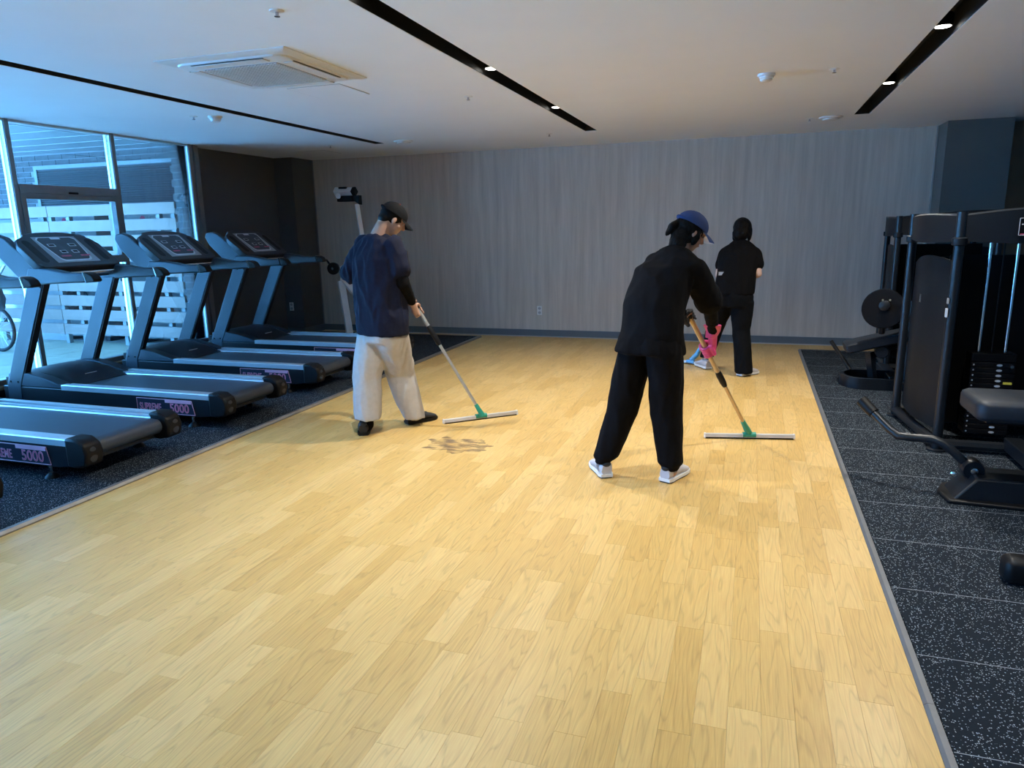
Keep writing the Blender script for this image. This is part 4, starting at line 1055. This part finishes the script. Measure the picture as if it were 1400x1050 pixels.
# ---------------- man in navy shirt
def build_man():
    base = V((-2.58, 4.70, 0.0)); f = V((.42, .91, 0)).normalized(); r = f.cross(V((0, 0, 1)))
    pel = W(523, 450, 4.70); che = W(517, 372, 4.72); nk = W(515, 322, 4.74); hc = W(537, 300, 4.82)
    shL = nk + V((-.135, .065, -.065)); shR = nk + V((.165, -.065, -.075))
    elR = W(551, 388, 4.66); wrR = W(563, 413, 4.80); gR = W(573, 425, 4.88)
    elL = W(480, 374, 4.85); wrL = W(530, 420, 5.02); gL = W(548, 415, 5.02)
    hipL = pel - r * .09; hipR = pel + r * .09
    knL = W(502, 515, 4.66); anL = W(503, 580, 4.575); knR = W(548, 512, 4.86); anR = W(566, 571, 4.885)
    anL.z = max(anL.z, .09); anR.z = max(anR.z, .09)
    # squeegee, blade held just above the floor
    bc = ground(658, 583); bc.z = .055
    bdir = ground(708, 577) - ground(609, 590)
    neck = W(656, 562, bc.y - .03); top = gR + (gR - neck).normalized() * .045
    squeegee('floor_squeegee', 'floor squeegee with silver pole and green socket held by the man', top, neck, bc, bdir, .30, 'pole_alu', 'black_plastic', 'green_plastic', (.20, .36))
    axis = (neck - top).normalized()
    hf = frame(V((.75, .72, 0)), .62)
    b = MB()
    head_blob(b, hc, hf)
    b.capsule(nk + V((0, 0, -.03)), .062, hc - hf[2] * .03 - hf[1] * .035, .056)
    b.loft([oval(pel - V((0, 0, .06)), r, f, .14, .10), oval(pel + V((0, 0, .06)), r, f, .15, .10), oval(che + V((0, 0, -.12)), r, f, .15, .10), oval(che, r, f, .17, .11), oval(nk - V((0, 0, .07)), r, f, .17, .09), oval(nk - V((0, 0, .01)), r, f, .07, .06)])
    chain(b, [shL, elL, wrL], [.055, .042, .030]); chain(b, [shR, elR, wrR], [.055, .042, .030])
    chain(b, [hipL, knL, anL], [.085, .058, .036]); chain(b, [hipR, knR, anR], [.085, .058, .036])
    hand_blob(b, wrR, gR, axis, V((-.6, -.7, .25))); hand_blob(b, wrL, gR + (gR - neck).normalized() * .0 + V((-.02, .03, .0)) + (neck - gR).normalized() * -.10, axis, V((-.7, .4, .3)))
    for an in (anL, anR): b.capsule(an, .034, V((an.x, an.y, .062)), .028)
    me = remesh(b, .0055, 3, name='person', m='skin', base=base)
    root = obj('person', me, None, loc=base); tag(root, 'person in navy T-shirt, pale wide trousers and black cap pushing a floor squeegee', 'person')
    face_parts(root, hc, hf, base)
    # shirt
    s = MB()
    hem = pel + V((0, 0, -.035)); 
    s.loft([oval(hem, r, f, .225, .155), oval(hem + V((0, 0, .10)), r, f, .222, .158), oval(pel * .45 + che * .55 + V((0, 0, -.06)), r, f, .215, .155), oval(che, r, f, .213, .145), oval(che + V((-.005, 0, .10)), r, f, .212, .135),
            oval(nk - V((0.0, 0, .085)), r, f, .205, .115), oval(nk - V((0, 0, .035)), r, f, .145, .085), oval(nk + V((0, 0, .002)), r, f, .078, .068)])
    slL = shL + (elL - shL) * .98; slR = shR + (elR - shR) * .62
    chain(s, [shL, slL], [.070, .080]); chain(s, [shR, slR], [.070, .084])
    sm_ = remesh(s, .010, 6, wrinkle=.014, wscale=(10, 10, 3.6), seed=2, fn=lambda p_: min(1, max(.25, (p_.z - hem.z) / .18)), name='shirt', m='navy_cloth', base=base)
    obj('shirt', sm_, None, root)
    sl = MB(); chain(sl, [shR + (elR - shR) * .5, elR, wrR + (elR - wrR) * .06], [.053, .049, .036])
    obj('arm_sleeve', remesh(sl, .008, 2, wrinkle=.002, wscale=(30, 30, 30), name='arm_sleeve', m='black_cloth', base=base), None, root)
    sl = MB(); chain(sl, [shL + (elL - shL) * .7, elL, wrL + (elL - wrL) * .06], [.053, .049, .036])
    obj('arm_sleeve', remesh(sl, .008, 2, wrinkle=.002, wscale=(30, 30, 30), name='arm_sleeve', m='black_cloth', base=base), None, root)
    # trousers
    p = MB(); v = V((0, 0, 1))
    p.loft([oval(pel + V((0, 0, .10)), r, f, .17, .12), oval(pel, r, f, .195, .14), oval(pel - V((0, 0, .09)), r, f, .19, .135)])
    cL = W(503, 572, 4.575); cR = W(566, 571, 4.885)
    for hp, kn, cf, w0, w1, w2 in ((pel - r * .095 - V((0, 0, .04)), knL, cL, .118, .105, .094), (pel + r * .095 - V((0, 0, .04)), knR, cR, .118, .108, .082)):
        p.loft([oval(hp, r, f, w0 * .95, w0 * 1.1), oval(hp + (kn - hp) * .5, r, f, w0 * 1.0, w0), oval(kn, r, f, w1, w1), oval(kn + (cf - kn) * .5, r, f, (w1 + w2) / 2, w1 * .95), oval(cf, r, f, w2, w2 * .98)])
    obj('trousers', remesh(p, .010, 5, wrinkle=.007, wscale=(11, 11, 2.6), seed=5, name='trousers', m='pale_cloth', base=base), None, root)
    # shoes, cap, hair
    h1 = ground(497, 596); h1.z = 0; shoe(root, base, h1, h1 + V((-.42, .9, 0)), 'shoe_black', 'black_plastic', 'console_dark')
    for an in (anL, anR):
        sk = MB(); sk.capsule(an + V((0, 0, .06)), .046, V((an.x, an.y, .07)), .044); obj('sock', sk, 'black_cloth', root, smooth=True).location = -base
    h2 = ground(556, 580); h2.z = 0; t2 = ground(596, 572); shoe(root, base, h2, t2, 'shoe_black', 'black_plastic', 'console_dark')
    cap(root, hc, hf, base, 'cap_black', button='red_thread')
    hb = MB(); hb.ellipsoid(hc + hf[2] * .020 - hf[1] * .018, hf[0] * .080, hf[1] * .092, hf[2] * .080, 20, 12); hb.ellipsoid(hc - hf[2] * .028 - hf[1] * .058, hf[0] * .062, hf[1] * .045, hf[2] * .05, 16, 10)
    obj('hair', remesh(hb, .006, 2, name='hair', m='hair_black', base=base), None, root)
build_man()

# ---------------- woman in black with blue cap
def build_cap_woman():
    base = V((-.58, 4.10, 0.0)); f = V((.36, .93, 0)).normalized(); r = f.cross(V((0, 0, 1)))
    pel = W(890, 470, 4.10); mid = W(893, 425, 4.13); che = W(908, 375, 4.24); nk = W(926, 343, 4.31); hc = W(944, 317, 4.385)
    ax_t = (che - pel).normalized()
    shL = W(897, 362, 4.33); shR = W(950, 370, 4.24)
    elL = W(882, 412, 4.44); gL = W(943, 433, 4.57); wrL = W(932, 428, 4.53)
    elR = W(970, 414, 4.40); wrR = W(975, 452, 4.66); gR = W(969, 478, 4.765)
    knL = W(850, 565, 4.15); anL = W(824, 634, 4.12); knR = W(911, 565, 4.16); anR = W(917, 644, 4.14)
    bc = V((.048, 5.155, 0)); bdir = ground(1087, 603) - ground(964, 601)
    neck = W(1019, 583, bc.y - .04)
    top = neck + (gL - neck) * 1.02
    gR = neck + (gL - neck) * ((gR.z - neck.z) / (gL.z - neck.z))
    squeegee('floor_squeegee', 'floor squeegee with gold-toned pole held by the woman in blue cap', top, neck, bc, bdir, .305, 'pole_gold', 'black_plastic', 'green_plastic', (.49, .60), r=.0135)
    axis = (neck - top).normalized()
    hf = frame(V((.83, .55, 0)), .55)
    b = MB(); k = .95
    head_blob(b, hc, hf, k)
    b.capsule(nk + V((0, 0, -.02)), .052, hc - hf[2] * .03 - hf[1] * .03, .048)
    tor = lambda c, a, d: oval(c, r, r.cross(ax_t) * -1, a, d)
    b.loft([tor(pel - V((0, 0, .05)), .14, .10), tor(mid, .135, .10), tor(che, .14, .10), tor(nk - ax_t * .07, .14, .08), tor(nk - ax_t * .01, .06, .05)])
    chain(b, [shL, elL, wrL], [.048, .038, .027]); chain(b, [shR, elR, wrR], [.048, .038, .027])
    chain(b, [pel - r * .08, knL, anL], [.085, .055, .040]); chain(b, [pel + r * .08, knR, anR], [.085, .055, .040])
    hand_blob(b, wrL, gL, axis, V((-.5, -.5, .5)), .78, .0165); hand_blob(b, wrR, gR, axis, V((.6, -.2, .6)), .78, .0165)
    me = remesh(b, .0055, 3, name='person', m='skin', base=base)
    root = obj('person', me, None, loc=base); tag(root, 'person in black clothes, blue cap and pink glove pushing a gold-poled squeegee', 'person')
    face_parts(root, hc, hf, base, k)
    s = MB(); hem = W(889, 482, 4.10)
    fw = (r.cross(ax_t) * -1)
    hm_r = (V((1, 0, -.09)).normalized())
    s.loft([oval(hem, hm_r, f, .185, .15), oval(W(891, 455, 4.11), r, f, .178, .150), oval(mid, r, fw, .172, .150), oval(W(900, 400, 4.18), r, fw, .172, .150), oval(che, r, fw, .172, .140), oval(nk - ax_t * .085, r, fw, .172, .120), oval(nk - ax_t * .03, r, fw, .125, .085), oval(nk + ax_t * .015, r, fw, .068, .063)])
    chain(s, [shL, shL + (elL - shL) * .92], [.070, .070]); chain(s, [shR, shR + (elR - shR) * .92], [.070, .082])
    obj('shirt', remesh(s, .010, 6, wrinkle=.007, wscale=(9, 9, 3.5), seed=3, name='shirt', m='black_cloth', base=base), None, root)
    for sh_, e, w in ((shR, elR, wrR), (shL, elL, wrL)):
        sl = MB(); chain(sl, [sh_ + (e - sh_) * .6, e, w], [.050, .046, .034]); obj('arm_sleeve', remesh(sl, .008, 2, wrinkle=.0025, wscale=(30, 30, 20), name='arm_sleeve', m='black_cloth', base=base), None, root)
    p = MB()
    p.loft([oval(pel + V((0, 0, .08)), r, f, .155, .125), oval(pel, r, f, .175, .15), oval(pel - V((0, 0, .045)), r, f, .178, .145)])
    for hp, kn, an in ((pel - r * .095 - V((0, 0, .02)), knL, anL), (pel + r * .090 - V((0, 0, .02)), knR, anR)):
        cf = an + (kn - an) * .16
        p.loft([oval(hp, r, f, .090, .12), oval(hp + (kn - hp) * .5, r, f, .094, .105), oval(kn, r, f, .088, .092), oval(kn + (cf - kn) * .6, r, f, .079, .082), oval(cf, r, f, .072, .074), oval(an + (kn - an) * .10, r, f, .050, .055), oval(an + V((0, 0, .01)), r, f, .045, .05)])
    obj('trousers', remesh(p, .010, 4, wrinkle=.006, wscale=(11, 11, 3), seed=8, name='trousers', m='black_cloth', base=base), None, root)
    for an in (anL, anR):
        sk = MB(); sk.capsule(an + V((0, 0, .05)), .043, V((an.x, an.y, .065)), .040); obj('sock', sk, 'sock_gray', root, smooth=True).location = -base
    hL = V((anL.x + .035, anL.y - .045, 0)); shoe(root, base, hL, hL + V((-.46, .88, 0)), 'shoe_white', 'sole_white', 'shoe_black', L=.25)
    hR = V((anR.x - .030, anR.y - .050, 0)); shoe(root, base, hR, hR + V((.36, .93, 0)), 'shoe_white', 'sole_white', 'shoe_black', L=.25)
    # gloves
    g = MB(); hand_blob(g, wrR, gR, axis, V((.6, -.2, .6)), 1.12, .019); g.loft([oval(wrR + (gR - wrR) * .35, r, f, .034, .034), oval(wrR, r, f, .046, .040), oval(wrR + (elR - wrR) * .22, r, f, .056, .050)])
    gl = obj('rubber_glove', remesh(g, .005, 2, name='rubber_glove', m='glove_pink', base=base), None, root); gl['label'] = 'pink rubber glove'
    g = MB(); hand_blob(g, wrL, gL, axis, V((-.5, -.5, .5)), 1.1, .019)
    obj('glove', remesh(g, .005, 2, name='glove', m='glove_black', base=base), None, root)
    cap(root, hc, hf, base, 'cap_blue', 'print_white', k=.97)
    hb = MB(); R_, F_, U_ = hf
    hb.ellipsoid(hc + U_ * .015 - F_ * .018, R_ * .079, F_ * .090, U_ * .080, 20, 12); hb.ellipsoid(hc - U_ * .035 - F_ * .050, R_ * .068, F_ * .050, U_ * .055, 16, 10)
    for s_ in (-1, 1): hb.ellipsoid(hc - U_ * .03 + F_ * .018 + R_ * (s_ * .068), R_ * .014, F_ * .020, U_ * .05, 12, 8)
    hb.capsule(hc - F_ * .085 + U_ * .015, .024, hc - F_ * .115 - U_ * .035, .026); hb.capsule(hc - F_ * .115 - U_ * .035, .026, hc - F_ * .125 - U_ * .090, .010)
    hb.capsule(hc - U_ * .035 - F_ * .050, .055, nk + V((0, 0, .03)), .050); hb.ellipsoid(hc - U_ * .055 - F_ * .030, R_ * .074, F_ * .055, U_ * .045, 16, 10)
    obj('hair', remesh(hb, .006, 2, wrinkle=.003, wscale=(40, 40, 20), name='hair', m='hair_black', base=base), None, root)
build_cap_woman()

# ---------------- third cleaner at the back
def build_far_woman():
    base = V((-.18, 7.55, 0.0)); f = V((-.05, 1, 0)).normalized(); r = f.cross(V((0, 0, 1)))
    pel = W(1003, 405, 7.52); mid = W(1006, 378, 7.55); che = W(1010, 350, 7.62); nk = W(1013, 331, 7.68); hc = W(1015, 315, 7.73)
    shL = W(991, 348, 7.66); shR = W(1032, 349, 7.64); elL = W(984, 376, 7.60); elR = W(1035, 374, 7.57)
    gR = W(1012, 376, 7.88); wrR = W(1018, 374, 7.82); gL = W(998, 384, 7.90); wrL = W(992, 380, 7.84)
    knL = W(977, 450, 7.68); anL = W(966, 488, 7.72); knR = W(1013, 450, 7.50); anR = W(1017, 503, 7.42)
    ax_t = (nk - pel).normalized(); fw = r.cross(ax_t) * -1
    bc = ground(944, 498); bc.z = 0
    neck = W(954, 482, bc.y + .02); top = gR + (gR - neck).normalized() * .06
    gL = neck + (top - neck) * ((gL.z - neck.z) / (top.z - neck.z)); gR = neck + (top - neck) * ((gR.z - neck.z) / (top.z - neck.z))
    squeegee('floor_squeegee', 'short bright blue squeegee on the floor before the farthest person', top, neck, bc, V((.8, -.42, 0)), .15, 'blue_plastic', 'blue_plastic', 'blue_plastic', (.3, .42), r=.016)
    axis = (neck - top).normalized()
    hf = frame(V((.25, .97, 0)), .45)
    b = MB(); k = .95
    head_blob(b, hc, hf, k); b.capsule(nk - V((0, 0, .02)), .052, hc - hf[2] * .03 - hf[1] * .02, .048)
    b.loft([oval(pel - V((0, 0, .05)), r, f, .14, .10), oval(mid, r, fw, .13, .10), oval(che, r, fw, .15, .10), oval(nk - ax_t * .06, r, fw, .14, .08), oval(nk, r, fw, .06, .05)])
    chain(b, [shL, elL, wrL], [.055, .045, .030]); chain(b, [shR, elR, wrR], [.057, .047, .030])
    chain(b, [pel - r * .08, knL, anL], [.085, .055, .040]); chain(b, [pel + r * .08, knR, anR], [.085, .055, .040])
    hand_blob(b, wrR, gR, axis, V((.6, -.5, .3)), .92); hand_blob(b, wrL, gL, axis, V((-.6, -.5, .3)), .92)
    root = obj('person', remesh(b, .0055, 3, name='person', m='skin_pale', base=base), None, loc=base)
    tag(root, 'farthest person in black T-shirt with bare forearms, facing the back wall', 'person')
    face_parts(root, hc, hf, base, k)
    s = MB(); hem = W(1003, 402, 7.52)
    s.loft([oval(hem, r, f, .20, .15), oval(mid, r, fw, .19, .145), oval(che - ax_t * .03, r, fw, .195, .14), oval(nk - ax_t * .085, r, fw, .19, .11), oval(nk - ax_t * .03, r, fw, .12, .08), oval(nk + ax_t * .015, r, fw, .065, .06)])
    chain(s, [shL, shL + (elL - shL) * .5], [.068, .070]); chain(s, [shR, shR + (elR - shR) * .5], [.070, .074])
    obj('shirt', remesh(s, .010, 6, wrinkle=.006, wscale=(9, 9, 3.5), seed=4, name='shirt', m='black_cloth', base=base), None, root)
    p = MB()
    p.loft([oval(pel + V((0, 0, .08)), r, f, .165, .13), oval(pel, r, f, .19, .15), oval(pel - V((0, 0, .10)), r, f, .185, .145)])
    for hp, kn, an, w in ((pel - r * .092 - V((0, 0, .05)), knL, anL, .066), (pel + r * .092 - V((0, 0, .05)), knR, anR, .085)):
        p.loft([oval(hp, r, f, .108, .125), oval(hp + (kn - hp) * .5, r, f, .105, .11), oval(kn, r, f, .085, .09), oval(kn + (an - kn) * .6, r, f, (w + .078) / 2, .085), oval(an + V((0, 0, -.05 if w > .07 else .0)), r, f, w, w)])
    obj('trousers', remesh(p, .010, 4, wrinkle=.006, wscale=(11, 11, 3), seed=9, name='trousers', m='black_cloth_blue', base=base), None, root)
    tg = obj('waist_tag', MB().box((-.035, -.004, -.024), (.035, .004, .024)), 'glove_black', root); q = W(986, 374, 7.44) - base; tg.location = q
    obj('tag_print', MB().box((-.024, -.006, -.016), (.024, -.0045, .016)), 'panel_gray', tg)
    hL = V((anL.x + .03, anL.y - .05, 0)); shoe(root, base, hL, hL + V((-.5, .85, 0)), 'shoe_white', 'sole_white', 'shoe_gray', L=.245)
    hR = V((anR.x - .04, anR.y - .04, 0)); shoe(root, base, hR, hR + V((.62, .78, 0)), 'shoe_white', 'sole_white', 'shoe_gray', L=.245)
    hb = MB(); R_, F_, U_ = hf
    hb.ellipsoid(hc + U_ * .022 - F_ * .015, R_ * .088, F_ * .105, U_ * .100, 20, 12); hb.ellipsoid(hc - U_ * .055 - F_ * .040, R_ * .080, F_ * .072, U_ * .075, 16, 10)
    for s_ in (-1, 1): hb.ellipsoid(hc - U_ * .03 + F_ * .02 + R_ * (s_ * .075), R_ * .018, F_ * .035, U_ * .075, 12, 8)
    obj('hair', remesh(hb, .006, 2, wrinkle=.004, wscale=(40, 40, 12), name='hair', m='hair_black', base=base), None, root)
build_far_woman()

# ---------------- wet patch on the floor
wr_ = random.Random(5)
c0 = ground(628, 609)
pd = MB(); pts = []
N = 64
for i in range(N):
    a = i * 2 * PI / N
    rr_ = 1 + .35 * noise.noise(V((math.cos(a) * 2.2, math.sin(a) * 2.2, 1.7))) + .25 * noise.noise(V((math.cos(a) * 6, math.sin(a) * 6, 4.1)))
    pts.append((.24 * rr_ * math.cos(a), .17 * rr_ * math.sin(a)))
pd.prism(pts, .0002, .0010, 'z'); o = obj('water_puddle', pd, 'water_film', loc=(c0.x, c0.y, 0)); tag(o, 'small dark wet patch on the wooden floor before the man', 'puddle')
